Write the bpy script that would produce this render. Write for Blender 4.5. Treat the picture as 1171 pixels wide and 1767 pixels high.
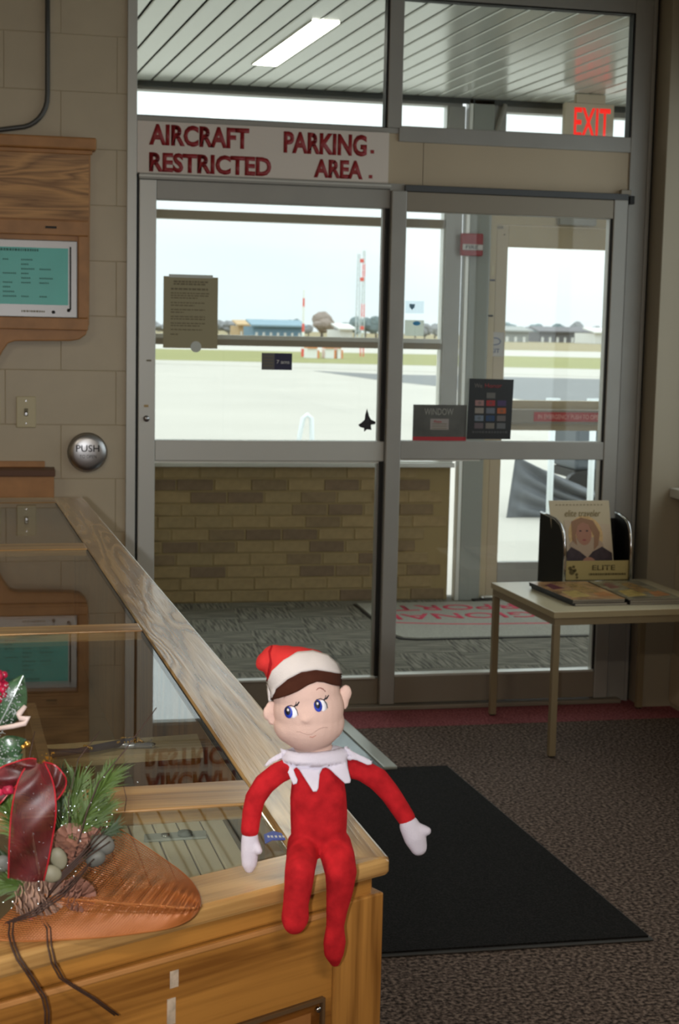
import bpy, bmesh, math, random
from math import sin, cos, pi, radians
from mathutils import Vector, Matrix, noise
random.seed(7)
S = bpy.context.scene
for o in list(bpy.data.objects): bpy.data.objects.remove(o, do_unlink=True)

# ------------------------------------------------------------------ camera
IW, IH = 1171, 1767
FPX = 2603.0
YAW, PITCH, ROLL = 0.21108, 0.11957, -0.02166
CAM = Vector((0.0, -5.74, 1.497))
FW = Vector((sin(YAW)*cos(PITCH), cos(YAW)*cos(PITCH), -sin(PITCH)))
R0 = Vector((cos(YAW), -sin(YAW), 0)); D0 = FW.cross(R0)
RT = cos(ROLL)*R0 + sin(ROLL)*D0
DN = -sin(ROLL)*R0 + cos(ROLL)*D0
cd = bpy.data.cameras.new('camera'); cam = bpy.data.objects.new('camera', cd)
S.collection.objects.link(cam); S.camera = cam
cd.sensor_fit = 'VERTICAL'; cd.sensor_height = 24.0; cd.lens = 24.0*FPX/IH
cd.clip_end = 3000; cd.clip_start = 0.05
m = Matrix(((RT.x, -DN.x, -FW.x), (RT.y, -DN.y, -FW.y), (RT.z, -DN.z, -FW.z))).to_4x4()
m.translation = CAM; cam.matrix_world = m
cd.dof.use_dof = True; cd.dof.focus_distance = 2.1; cd.dof.aperture_fstop = 10.0

# ------------------------------------------------------------------ world, lights, exposure
def lin(c):
    return tuple(((v/255)/12.92 if v/255 <= .04045 else ((v/255+.055)/1.055)**2.4) for v in c)
w = bpy.data.worlds.new('sky'); S.world = w; w.use_nodes = True
nt = w.node_tree; nt.nodes.clear()
out = nt.nodes.new('ShaderNodeOutputWorld'); bg = nt.nodes.new('ShaderNodeBackground')
tc = nt.nodes.new('ShaderNodeTexCoord'); sp = nt.nodes.new('ShaderNodeSeparateXYZ')
mp = nt.nodes.new('ShaderNodeMapping'); mp.inputs['Scale'].default_value = (1, 1, 5)
nz = nt.nodes.new('ShaderNodeTexNoise'); nz.inputs['Scale'].default_value = 2.2; nz.inputs['Detail'].default_value = 5
cr = nt.nodes.new('ShaderNodeValToRGB'); cr.color_ramp.elements[0].position = .35; cr.color_ramp.elements[1].position = .65
cr.color_ramp.elements[0].color = (.86, .93, .97, 1); cr.color_ramp.elements[1].color = (1, 1, 1, 1)
gr = nt.nodes.new('ShaderNodeValToRGB'); gr.color_ramp.elements[0].position = 0; gr.color_ramp.elements[1].position = 1
gr.color_ramp.elements[0].color = (.43, .445, .45, 1); gr.color_ramp.elements[1].color = (1, 1, 1, 1)  # overcast sky: zenith over twice the horizon
mx = nt.nodes.new('ShaderNodeMixRGB'); mx.blend_type = 'MULTIPLY'; mx.inputs[0].default_value = 1
L = nt.links.new
L(tc.outputs['Generated'], mp.inputs[0]); L(mp.outputs[0], nz.inputs[0]); L(nz.outputs[0], cr.inputs[0])
L(tc.outputs['Generated'], sp.inputs[0]); L(sp.outputs['Z'], gr.inputs[0])
L(cr.outputs[0], mx.inputs[1]); L(gr.outputs[0], mx.inputs[2]); L(mx.outputs[0], bg.inputs[0]); L(bg.outputs[0], out.inputs[0])
bg.inputs[1].default_value = 2.95
def area(name, loc, target, sx, sy, power, col=(1, 1, 1), portal=False):
    ld = bpy.data.lights.new(name, 'AREA'); ld.shape = 'RECTANGLE'; ld.size = sx; ld.size_y = sy
    ld.energy = power; ld.color = col
    o = bpy.data.objects.new(name, ld); S.collection.objects.link(o); o.location = loc
    o.rotation_euler = (Vector(target)-Vector(loc)).to_track_quat('-Z', 'Y').to_euler()
    if portal: ld.cycles.is_portal = True
    return o
# the camera's own flash, to the left of the lens
FL = CAM - RT*0.085 + DN*0.01
fl = bpy.data.lights.new('camera_flash', 'SPOT'); fl.energy = 92; fl.color = (.97, .98, 1.0); fl.shadow_soft_size = .018
fl.spot_size = radians(58); fl.spot_blend = 1.0
flo = bpy.data.objects.new('camera_flash', fl); S.collection.objects.link(flo); flo.location = FL
flo.rotation_euler = (FW*FPX + RT*(230-IW/2) + DN*(760-IH/2)).to_track_quat('-Z', 'Y').to_euler()
# sky light entering through the vestibule glazing
area('sky_portal', (1.9, 2.55, 1.7), (1.9, 0, 1.7), 3.6, 2.6, 1, portal=True)
area('side_portal', (2.9, -2.2, 1.6), (0, -2.2, 1.6), 4.0, 1.5, 1, portal=True)
S.view_settings.view_transform = 'Standard'; S.view_settings.look = 'None'
S.view_settings.gamma = 1; S.view_settings.use_curve_mapping = False; S.view_settings.exposure = 0.0

# ------------------------------------------------------------------ pixel -> point on a real plane of the place
def ray(x, y): return (FW*FPX + RT*(x-IW/2) + DN*(y-IH/2)).normalized()
def onY(x, y, Y=0.0):
    v = ray(x, y); return CAM + v*((Y-CAM.y)/v.y)
def onZ(x, y, Z=0.0):
    v = ray(x, y); return CAM + v*((Z-CAM.z)/v.z)

# ------------------------------------------------------------------ materials
MATS = {}
def newmat(name):
    mt = bpy.data.materials.new(name); mt.use_nodes = True
    MATS[name] = mt; return mt, mt.node_tree, mt.node_tree.nodes['Principled BSDF']
def plain(name, rgb, rough=.5, metal=0, nscale=0, namt=0, bump=0, bscale=200, coat=0, spec=.5, emit=0):
    mt, t, b = newmat(name); c = lin(rgb)
    b.inputs['Base Color'].default_value = (*c, 1); b.inputs['Roughness'].default_value = rough
    b.inputs['Metallic'].default_value = metal; b.inputs['Coat Weight'].default_value = coat
    b.inputs['Specular IOR Level'].default_value = spec
    if emit:
        b.inputs['Emission Color'].default_value = (*c, 1); b.inputs['Emission Strength'].default_value = emit
    if nscale or bump:
        tc = t.nodes.new('ShaderNodeTexCoord')
    if nscale:
        n = t.nodes.new('ShaderNodeTexNoise'); n.inputs['Scale'].default_value = nscale; n.inputs['Detail'].default_value = 4
        r = t.nodes.new('ShaderNodeValToRGB'); r.color_ramp.elements[0].position = .3; r.color_ramp.elements[1].position = .7
        r.color_ramp.elements[0].color = (*[max(0, v*(1-namt)) for v in c], 1)
        r.color_ramp.elements[1].color = (*[min(1, v*(1+namt)) for v in c], 1)
        t.links.new(tc.outputs['Object'], n.inputs[0]); t.links.new(n.outputs[0], r.inputs[0]); t.links.new(r.outputs[0], b.inputs['Base Color'])
    if bump:
        n2 = t.nodes.new('ShaderNodeTexNoise'); n2.inputs['Scale'].default_value = bscale; n2.inputs['Detail'].default_value = 3
        bp = t.nodes.new('ShaderNodeBump'); bp.inputs['Strength'].default_value = bump; bp.inputs['Distance'].default_value = .002
        t.links.new(tc.outputs['Object'], n2.inputs[0]); t.links.new(n2.outputs[0], bp.inputs['Height']); t.links.new(bp.outputs[0], b.inputs['Normal'])
    return mt
def wood(name, light, dark, axis=1, rot=0.0, scale=1.0, rough=.35, bump=.25, rings=9, coat=.4):
    """oak: long pores and cathedral rings stretched along one axis"""
    mt, t, b = newmat(name); N = t.nodes.new; K = t.links.new
    tc = N('ShaderNodeTexCoord'); r0 = N('ShaderNodeMapping'); r0.inputs['Rotation'].default_value = (0, 0, rot)
    mp = N('ShaderNodeMapping'); s = [scale]*3; s[axis] = scale*.13; mp.inputs['Scale'].default_value = s
    K(tc.outputs['Object'], r0.inputs[0]); K(r0.outputs[0], mp.inputs[0])
    n = N('ShaderNodeTexNoise'); n.inputs['Scale'].default_value = 7; n.inputs['Detail'].default_value = 2; n.inputs['Distortion'].default_value = .6
    K(mp.outputs[0], n.inputs[0])
    mu = N('ShaderNodeMath'); mu.operation = 'MULTIPLY'; mu.inputs[1].default_value = rings; K(n.outputs[0], mu.inputs[0])
    fr = N('ShaderNodeMath'); fr.operation = 'PINGPONG'; fr.inputs[1].default_value = .5; K(mu.outputs[0], fr.inputs[0])
    mp2 = N('ShaderNodeMapping'); s2 = [scale*150]*3; s2[axis] = scale*5; mp2.inputs['Scale'].default_value = s2
    K(r0.outputs[0], mp2.inputs[0])
    n2 = N('ShaderNodeTexNoise'); n2.inputs['Scale'].default_value = 1.6; n2.inputs['Detail'].default_value = 3; K(mp2.outputs[0], n2.inputs[0])
    a = N('ShaderNodeMath'); a.operation = 'MULTIPLY_ADD'; a.inputs[1].default_value = .8; K(n2.outputs[0], a.inputs[0]); K(fr.outputs[0], a.inputs[2])
    cr = N('ShaderNodeValToRGB'); e = cr.color_ramp.elements; e[0].position = .3; e[1].position = .85
    e[0].color = (*lin(dark), 1); e[1].color = (*lin(light), 1); K(a.outputs[0], cr.inputs[0]); K(cr.outputs[0], b.inputs['Base Color'])
    bp = N('ShaderNodeBump'); bp.inputs['Strength'].default_value = bump; bp.inputs['Distance'].default_value = .0012
    K(a.outputs[0], bp.inputs['Height']); K(bp.outputs[0], b.inputs['Normal'])
    b.inputs['Roughness'].default_value = rough; b.inputs['Coat Weight'].default_value = coat; b.inputs['Coat Roughness'].default_value = .15
    return mt
def glass(name, tint=(1, 1, 1), gloss=1.0, rough=0.0):
    mt, t, b = newmat(name); t.nodes.remove(b); N = t.nodes.new; K = t.links.new
    o = t.nodes['Material Output']; g = N('ShaderNodeNewGeometry')
    ma = N('ShaderNodeMath'); ma.operation = 'MULTIPLY_ADD'; ma.inputs[1].default_value = (1/1.5-1.5); ma.inputs[2].default_value = 1.5
    K(g.outputs['Backfacing'], ma.inputs[0]); f = N('ShaderNodeFresnel'); K(ma.outputs[0], f.inputs[0])
    f2 = N('ShaderNodeMath'); f2.operation = 'MULTIPLY'; f2.inputs[1].default_value = gloss; K(f.outputs[0], f2.inputs[0])
    tr = N('ShaderNodeBsdfTransparent'); tr.inputs[0].default_value = (*tint, 1)
    gl = N('ShaderNodeBsdfGlossy'); gl.inputs['Roughness'].default_value = rough
    mx = N('ShaderNodeMixShader'); K(f2.outputs[0], mx.inputs[0]); K(tr.outputs[0], mx.inputs[1]); K(gl.outputs[0], mx.inputs[2]); K(mx.outputs[0], o.inputs[0])
    return mt
def speckle(name, c1, c2, c3, scale, rough=.95, bump=.6):
    mt, t, b = newmat(name); N = t.nodes.new; K = t.links.new
    tc = N('ShaderNodeTexCoord'); n = N('ShaderNodeTexNoise'); n.inputs['Scale'].default_value = scale; n.inputs['Detail'].default_value = 3
    K(tc.outputs['Object'], n.inputs[0]); cr = N('ShaderNodeValToRGB'); e = cr.color_ramp.elements
    e[0].position = .36; e[0].color = (*lin(c1), 1); e[1].position = .64; e[1].color = (*lin(c3), 1)
    m_ = e.new(.5); m_.color = (*lin(c2), 1)
    K(n.outputs[0], cr.inputs[0]); K(cr.outputs[0], b.inputs['Base Color'])
    bp = N('ShaderNodeBump'); bp.inputs['Strength'].default_value = bump; bp.inputs['Distance'].default_value = .003
    K(n.outputs[0], bp.inputs['Height']); K(bp.outputs[0], b.inputs['Normal'])
    b.inputs['Roughness'].default_value = rough; b.inputs['Specular IOR Level'].default_value = .15
    return mt
def stripes(name, c1, c2, scale, axis='X'):
    mt, t, b = newmat(name); N = t.nodes.new; K = t.links.new
    tc = N('ShaderNodeTexCoord'); mp = N('ShaderNodeMapping'); mp.inputs['Scale'].default_value = (scale, scale*.06, 1) if axis == 'X' else (scale*.06, scale, 1)
    n = N('ShaderNodeTexNoise'); n.inputs['Scale'].default_value = 1; n.inputs['Detail'].default_value = 3
    K(tc.outputs['Object'], mp.inputs[0]); K(mp.outputs[0], n.inputs[0]); cr = N('ShaderNodeValToRGB'); e = cr.color_ramp.elements
    e[0].position = .38; e[0].color = (*lin(c1), 1); e[1].position = .62; e[1].color = (*lin(c2), 1)
    K(n.outputs[0], cr.inputs[0]); K(cr.outputs[0], b.inputs['Base Color']); b.inputs['Roughness'].default_value = .95; b.inputs['Specular IOR Level'].default_value = .1
    return mt
def plush(name, rgb, fuzz=.5, namt=.1):
    mt = plain(name, rgb, .95, nscale=70, namt=namt, bump=.35, bscale=900, spec=.1)
    b = mt.node_tree.nodes['Principled BSDF']; b.inputs['Sheen Weight'].default_value = fuzz; b.inputs['Sheen Roughness'].default_value = .45
    b.inputs['Sheen Tint'].default_value = (*lin(rgb), 1)
    return mt

M_ALU = plain('painted_aluminium', (158, 156, 150), .42, .15, nscale=6, namt=.04)
M_ALUL = plain('pale_aluminium', (196, 196, 190), .38, .25)
M_ALUB = plain('bronze_aluminium', (140, 131, 116), .45, .2)
M_GASK = plain('black_gasket', (20, 20, 19), .6)
M_BLOCK = plain('glazed_block', (190, 176, 150), .42, nscale=5, namt=.06, bump=.15, bscale=60)
M_MORT = plain('block_mortar', (178, 165, 140), .9)
M_PAINT = plain('beige_paint', (190, 174, 144), .6, nscale=3, namt=.04)
M_PAINTG = plain('grey_paint', (160, 150, 130), .6)
M_CEIL = plain('ceiling_white', (185, 182, 172), .8)
M_PANEL = plain('beige_panel', (186, 170, 144), .5, nscale=3, namt=.04)
M_GLASS = glass('window_glass', (.95, .97, .96))
M_GLASSO = glass('outer_glass', (.97, .985, .98), .6)
M_GLASSC = glass('counter_glass', (.95, .97, .95), 1.0, .004)
M_RED = plain('sign_red', (170, 28, 30), .5)
M_SIGN = plain('sign_board_paint', (222, 212, 202), .5)
M_CARPET = speckle('brown_carpet', (44, 36, 31), (92, 78, 70), (134, 116, 104), 95)
M_MAROON = speckle('maroon_carpet', (110, 54, 60), (138, 76, 80), (160, 98, 100), 120)
M_TILE = stripes('grey_carpet_tile', (80, 80, 75), (146, 143, 132), 95)
M_MAT = speckle('black_mat_pile', (20, 19, 18), (28, 27, 26), (40, 38, 37), 220)
M_RUB = plain('black_rubber', (24, 24, 24), .7)
M_WMAT = speckle('pale_mat_pile', (150, 150, 142), (164, 164, 156), (176, 176, 168), 160)
M_MATRED = plain('mat_red', (206, 70, 96), .95)
M_BRICKS = [plain('brick_tan', (160, 138, 100), .9, nscale=30, namt=.12, bump=.4), plain('brick_olive', (154, 134, 98), .9, nscale=30, namt=.12, bump=.4),
            plain('brick_brown', (136, 116, 88), .9, nscale=30, namt=.12, bump=.4), plain('brick_dark', (126, 106, 84), .9, nscale=30, namt=.12, bump=.4)]
M_BMORT = plain('brick_mortar', (156, 136, 96), .95)
M_SLAT = plain('ceiling_slat_metal', (228, 234, 228), .2, .15)
M_DARK = plain('dark_void', (22, 24, 23), .8)
M_LAMP = plain('lamp_diffuser', (255, 250, 235), .5, emit=14.0)
M_EXITR = plain('exit_letter_glow', (255, 40, 34), .5, emit=.85)
M_EXITB = plain('exit_housing', (214, 202, 178), .5)
M_OAK = wood('oak_top', (196, 158, 104), (128, 92, 52), 1, rot=-.052, rings=12, rough=.24, bump=.5)
M_OAKX = wood('oak_crossbar', (190, 148, 92), (132, 94, 52), 0, rough=.3)
M_OAKF = wood('oak_front', (176, 122, 56), (118, 74, 28), 0, rot=-.46, scale=.8, rings=5, rough=.35, bump=.15)
M_OAKFT = wood('oak_front_rail', (198, 156, 96), (146, 106, 60), 0, rot=-.46, rings=9, rough=.25, bump=.2)
M_OAKV = wood('oak_stile', (182, 128, 62), (124, 80, 32), 2, rings=7, rough=.35, bump=.15)
M_OAKP = wood('oak_panel', (206, 154, 96), (128, 88, 50), 0, scale=1.0, rings=14, rough=.5, coat=.1)
M_OAKC = plain('oak_trim', (176, 124, 72), .45, nscale=14, namt=.15)
M_INNER = plain('case_interior', (122, 98, 68), .8, nscale=8, namt=.1)
M_SLATT = plain('tan_slat', (226, 214, 184), .7, nscale=12, namt=.06)
M_SLATG = plain('slat_groove', (104, 76, 42), .9)
M_CHROME = plain('chrome', (200, 200, 200), .14, 1)
M_STEEL = plain('brushed_steel', (190, 190, 192), .32, 1)
M_BLACK = plain('black_plastic', (18, 18, 18), .4)
M_BLACKT = plain('engraved_black', (34, 32, 30), .6)
M_TABLE = plain('beige_laminate', (204, 192, 160), .25, nscale=5, namt=.03)
M_TEDGE = plain('table_edge_band', (166, 150, 116), .5)
M_TLEG = plain('table_leg_paint', (136, 120, 92), .45)
M_TEAL = plain('teal_screen', (62, 150, 138), .35, emit=.2, nscale=6, namt=.08)
M_TEXTT = plain('teal_screen_text', (62, 118, 110), .6)
M_CREAM = plain('ivory_plastic', (196, 184, 146), .4)
M_CONDUIT = plain('conduit_grey', (92, 92, 90), .45, .5)
def paper(name, rgb, k=.45):
    mt, t, b = newmat(name); b.inputs['Base Color'].default_value = (*lin(rgb), 1); b.inputs['Roughness'].default_value = .8
    tr = t.nodes.new('ShaderNodeBsdfTranslucent'); tr.inputs[0].default_value = (*lin(rgb), 1); mx = t.nodes.new('ShaderNodeMixShader'); mx.inputs[0].default_value = k
    t.links.new(b.outputs[0], mx.inputs[1]); t.links.new(tr.outputs[0], mx.inputs[2]); t.links.new(mx.outputs[0], t.nodes['Material Output'].inputs[0]); return mt
M_PAPER = paper('notice_paper', (178, 170, 140), .2)
M_INK = plain('faded_ink', (122, 114, 92), .9)
M_WHITE = plain('white_print', (222, 222, 218), .6)
M_TAPE = plain('clear_tape', (196, 202, 196), .3)
M_NAVY = plain('navy_card', (36, 36, 70), .5)
M_GREYC = plain('grey_card', (96, 94, 94), .5)
M_SIGNG = plain('dark_grey_sign', (84, 84, 80), .35, nscale=9, namt=.35)
M_SIGNR = plain('red_strip', (168, 34, 44), .5)
M_SIGNK = plain('black_sign', (26, 28, 30), .35)
M_GOLD = plain('gold', (214, 168, 84), .3, .9)
M_GOLDP = plain('gold_sign', (176, 158, 104), .45, .15)
M_CREAMP = plain('magazine_cover', (196, 182, 152), .35)
# ------------------------------------------------------------------ mesh helpers
OFF = {}
COL = S.collection
def offs(p):
    return OFF.get(p.name, Vector((0, 0, 0))) if p else Vector((0, 0, 0))
def thing(name, label, cat, loc=(0, 0, 0), group=None, kind=None):
    o = bpy.data.objects.new(name, None); COL.objects.link(o); o.location = loc; o.empty_display_size = .05
    OFF[o.name] = Vector(loc)
    if label: o['label'] = label
    if cat: o['category'] = cat
    if group: o['group'] = group
    if kind: o['kind'] = kind
    return o
def tag(o, label=None, cat=None, group=None, kind=None):
    for k, v in (('label', label), ('category', cat), ('group', group), ('kind', kind)):
        if v: o[k] = v
    return o
class MB:
    def __init__(s): s.bm = bmesh.new()
    def hexa(s, c):
        v = [s.bm.verts.new(p) for p in c]
        for f in ((0, 3, 2, 1), (4, 5, 6, 7), (0, 1, 5, 4), (1, 2, 6, 5), (2, 3, 7, 6), (3, 0, 4, 7)): s.bm.faces.new([v[i] for i in f])
        return s
    def box(s, x0, x1, y0, y1, z0, z1):
        return s.hexa([(x0, y0, z0), (x1, y0, z0), (x1, y1, z0), (x0, y1, z0), (x0, y0, z1), (x1, y0, z1), (x1, y1, z1), (x0, y1, z1)])
    def prism(s, poly, vec):
        """polygon of points extruded along a vector"""
        vec = Vector(vec); a = [s.bm.verts.new(p) for p in poly]; b = [s.bm.verts.new(Vector(p)+vec) for p in poly]; n = len(a)
        s.bm.faces.new(a); s.bm.faces.new(b[::-1])
        for i in range(n): s.bm.faces.new((a[i], b[i], b[(i+1) % n], a[(i+1) % n]))
        return s
    def slab(s, xy, z0, z1): return s.prism([(p[0], p[1], z0) for p in xy], (0, 0, z1-z0))
    def tube(s, pts, rad, n=8, sx=1.0, caps=True):
        pts = [Vector(p) for p in pts]
        if not hasattr(rad, '__len__'): rad = [rad]*len(pts)
        rings = []; prev = None
        for i, p in enumerate(pts):
            d = (pts[min(i+1, len(pts)-1)]-pts[max(i-1, 0)]).normalized()
            up = prev if prev is not None else (Vector((0, 0, 1)) if abs(d.z) < .9 else Vector((0, 1, 0)))
            a = (up - d*up.dot(d)).normalized(); prev = a; b = d.cross(a)
            rings.append([s.bm.verts.new(p + (a*cos(2*pi*k/n) + b*sin(2*pi*k/n)*sx)*rad[i]) for k in range(n)])
        for r, q in zip(rings, rings[1:]):
            for k in range(n): s.bm.faces.new((r[k], r[(k+1) % n], q[(k+1) % n], q[k]))
        if caps: s.bm.faces.new(rings[0][::-1]); s.bm.faces.new(rings[-1])
        return s
    def ball(s, c, r, seg=16, rings=10, ax=None):
        r = Vector(r) if hasattr(r, '__len__') else Vector((r, r, r)); c = Vector(c)
        M = ax if ax else Matrix.Identity(3)
        g = bmesh.ops.create_uvsphere(s.bm, u_segments=seg, v_segments=rings, radius=1)
        for v in g['verts']: v.co = c + M @ Vector((v.co.x*r.x, v.co.y*r.y, v.co.z*r.z))
        return s
    def chain(s, pts, rad, n=14, flat=1.0, view=None, sub=6):
        """tapered limb: overlapping balls along a path"""
        for i in range(len(pts)-1):
            for k in range(sub + (1 if i == len(pts)-2 else 0)):
                t = k/sub; p = Vector(pts[i]).lerp(Vector(pts[i+1]), t); r = rad[i]*(1-t)+rad[i+1]*t
                s.ball(p, (r, r*flat, r), n, 8)
        return s
    def grid(s, fn, nu, nv):
        V = [[s.bm.verts.new(fn(i/nu, j/nv)) for j in range(nv+1)] for i in range(nu+1)]
        for i in range(nu):
            for j in range(nv): s.bm.faces.new((V[i][j], V[i+1][j], V[i+1][j+1], V[i][j+1]))
        return s
    def build(s, name, mat, parent=None, smooth=False, bevel=0, fix=True):
        if fix: bmesh.ops.recalc_face_normals(s.bm, faces=s.bm.faces)
        o_ = offs(parent)
        if parent: bmesh.ops.translate(s.bm, verts=s.bm.verts, vec=-o_)
        me = bpy.data.meshes.new(name); s.bm.to_mesh(me); s.bm.free()
        if smooth:
            for p in me.polygons: p.use_smooth = True
        me.materials.append(mat); ob = bpy.data.objects.new(name, me); COL.objects.link(ob)
        OFF[ob.name] = o_
        if parent: ob.parent = parent
        if bevel:
            b = ob.modifiers.new('b', 'BEVEL'); b.width = bevel; b.segments = 2; b.limit_method = 'ANGLE'; b.angle_limit = radians(40)
        return ob
def bx(name, mat, parent, x0, x1, y0, y1, z0, z1, bevel=0):
    return MB().box(x0, x1, y0, y1, z0, z1).build(name, mat, parent, bevel=bevel)
def remesh(mb, name, mat, parent, voxel=.0018, smooth=6):
    """fuse overlapping shapes into one continuous soft surface"""
    o_ = offs(parent)
    me = bpy.data.meshes.new('t'); mb.bm.to_mesh(me); mb.bm.free()
    t = bpy.data.objects.new('t', me); COL.objects.link(t)
    r = t.modifiers.new('r', 'REMESH'); r.mode = 'VOXEL'; r.voxel_size = voxel; r.use_smooth_shade = True
    q = t.modifiers.new('s', 'SMOOTH'); q.factor = .5; q.iterations = smooth
    dg = bpy.context.evaluated_depsgraph_get(); dg.update()
    m2 = bpy.data.meshes.new_from_object(t.evaluated_get(dg)); bpy.data.objects.remove(t, do_unlink=True)
    m2.transform(Matrix.Translation(-o_)); m2.materials.clear(); m2.materials.append(mat)
    for p in m2.polygons: p.use_smooth = True
    m2.name = name; ob = bpy.data.objects.new(name, m2); COL.objects.link(ob); ob.parent = parent; OFF[ob.name] = o_
    return ob
def text(name, s, origin, right, up, width, height, mat, parent, thick=.0008, bold=.02, slant=0):
    """flat lettering fitted in width x height; origin = lower left corner"""
    cu = bpy.data.curves.new('t', 'FONT'); cu.body = s; cu.extrude = 0; cu.offset = bold; cu.resolution_u = 3; cu.shear = slant
    t = bpy.data.objects.new('t', cu); COL.objects.link(t)
    dg = bpy.context.evaluated_depsgraph_get(); dg.update()
    me = bpy.data.meshes.new_from_object(t.evaluated_get(dg)); bpy.data.objects.remove(t, do_unlink=True)
    xs = [v.co.x for v in me.vertices]; ys = [v.co.y for v in me.vertices]
    x0, x1, y0, y1 = min(xs), max(xs), min(ys), max(ys)
    right = Vector(right).normalized(); up = Vector(up).normalized(); nrm = right.cross(up); origin = Vector(origin); o_ = offs(parent)
    b2 = bmesh.new(); b2.from_mesh(me)
    ext = bmesh.ops.extrude_face_region(b2, geom=list(b2.faces))
    for v in [g for g in ext['geom'] if isinstance(g, bmesh.types.BMVert)]: v.co.z += 1
    for v in b2.verts:
        c = v.co.copy()
        v.co = origin + right*((c.x-x0)/(x1-x0)*width) + up*((c.y-y0)/(y1-y0)*height) + nrm*(thick*c.z) - o_
    bmesh.ops.recalc_face_normals(b2, faces=b2.faces); b2.to_mesh(me); b2.free()
    me.materials.clear(); me.materials.append(mat); me.name = name
    ob = bpy.data.objects.new(name, me); COL.objects.link(ob); ob.parent = parent; OFF[ob.name] = o_
    return ob
def inst(me, name, loc, parent, rotz=0):
    ob = bpy.data.objects.new(name, me); COL.objects.link(ob); ob.location = Vector(loc)-offs(parent)
    ob.rotation_euler = (0, 0, rotz)
    if parent: ob.parent = parent
    OFF[ob.name] = offs(parent)
    return ob
def meshof(mb, name, mat, bevel=0):
    if bevel: bmesh.ops.bevel(mb.bm, geom=list(mb.bm.edges), offset=bevel, segments=1, affect='EDGES')
    bmesh.ops.recalc_face_normals(mb.bm, faces=mb.bm.faces)
    me = bpy.data.meshes.new(name); mb.bm.to_mesh(me); mb.bm.free(); me.materials.append(mat); return me
def struct(o, label=None): o['kind'] = 'structure'; return tag(o, label)
X1, Z1 = Vector((1, 0, 0)), Vector((0, 0, 1))

# ================================================================== THE ROOM
struct(bx('floor', M_CARPET, None, -3.6, 3.0, -9.2, -.30, -.12, 0))
struct(bx('trim_1', M_MAROON, None, -3.6, 3.0, -.2995, .07, -.12, .001), 'maroon carpet border along the doors')
struct(bx('ceiling', M_CEIL, None, -3.6, 3.0, -9.2, 0.0, 3.1, 3.2))
struct(bx('wall_back', M_PAINT, None, -3.6, 3.0, -9.3, -9.2, 0, 3.1))
struct(bx('wall_far_left', M_PAINT, None, -3.7, -3.6, -9.2, 0, 0, 3.1))
# left wall of glazed blocks, in the plane of the doors
wl = thing('wall_left', None, None, (-.6, 0, 0), kind='structure')
bx('mortar_bed', M_MORT, wl, -3.6, .396, .0016, .16, 0, 3.1)
bw, bh, jt = .4064, .2032, .002
zt = onY(200, 350+575/2.93).z; k0 = math.floor(zt/bh); zo = zt-k0*bh
full = meshof(MB().box(-bw/2+jt/2, bw/2-jt/2, 0, .03, jt/2, bh-jt/2), 'block', M_BLOCK, .0012)
half = None
xj = onY(200, 600).x
for r in range(-1, 16):
    z0 = zo + r*bh
    if z0 < -.02 or z0+bh > 3.11: continue
    sh = 0 if r % 2 else bw/2
    for c in range(-5, 2):
        x0 = xj + c*bw + sh - bw; x1 = x0+bw
        if x0 >= .39: continue
        yj = random.uniform(-.0003, .0003)
        if x1 > .397:
            MB().box(x0+jt/2, .397, yj, .03, z0+jt/2, z0+bh-jt/2).build('block', M_BLOCK, wl, bevel=.0012)
        else: inst(full, 'block', ((x0+x1)/2, yj, z0), wl)
# right corner: frame post, wall panel and side wall
wr = thing('wall_right', None, None, (2.62, -2, 0), kind='structure')
XR = 2.605
bx('corner_panel', M_PAINTG, wr, 2.477, XR+.02, -.12, .1, 0, 3.1, .003)
def skew(y): return XR + (y+.12)*-.02
MB().slab([(XR, -.122), (XR, -9.2), (XR+.25, -9.2), (XR+.25, -.122)], 0, .86).build('low_wall', M_MORT, wr)
sb = meshof(MB().box(-.006, .02, -bw/2+jt/2, bw/2-jt/2, jt/2, bh-jt/2), 'block', M_BLOCK, .002)
for r in range(4):
    for c in range(10):
        y = -.122-bw/2-c*bw-(bw/2 if r % 2 else 0)
        inst(sb, 'block', (XR-.004, y, r*bh+.02), wr)
bx('sill', plain('white_sill', (200, 198, 188), .4), wr, XR-.05, XR+.25, -9.2, -.125, .862, .9, .004)
bx('upper_wall', M_PAINT, wr, XR, XR+.25, -9.2, -.122, 2.5, 3.1)
bx('end_wall', M_PAINT, wr, XR, XR+.25, -9.2, -4.4, .9, 2.5)
wn = thing('window_4', None, None, (2.7, -2.2, .9), kind='structure')
for y in (-.15, -1.55, -2.95, -4.35): bx('mullion', M_ALU, wn, XR+.06, XR+.12, y-.025, y+.025, .9, 2.5)
bx('rail', M_ALU, wn, XR+.06, XR+.12, -4.4, -.125, .9, .95); bx('rail', M_ALU, wn, XR+.06, XR+.12, -4.4, -.125, 2.45, 2.5)
for i in range(3): bx('pane', M_GLASS, wn, XR+.088, XR+.092, -1.525-1.4*i, -.175-1.4*i, .95, 2.45)

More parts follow.
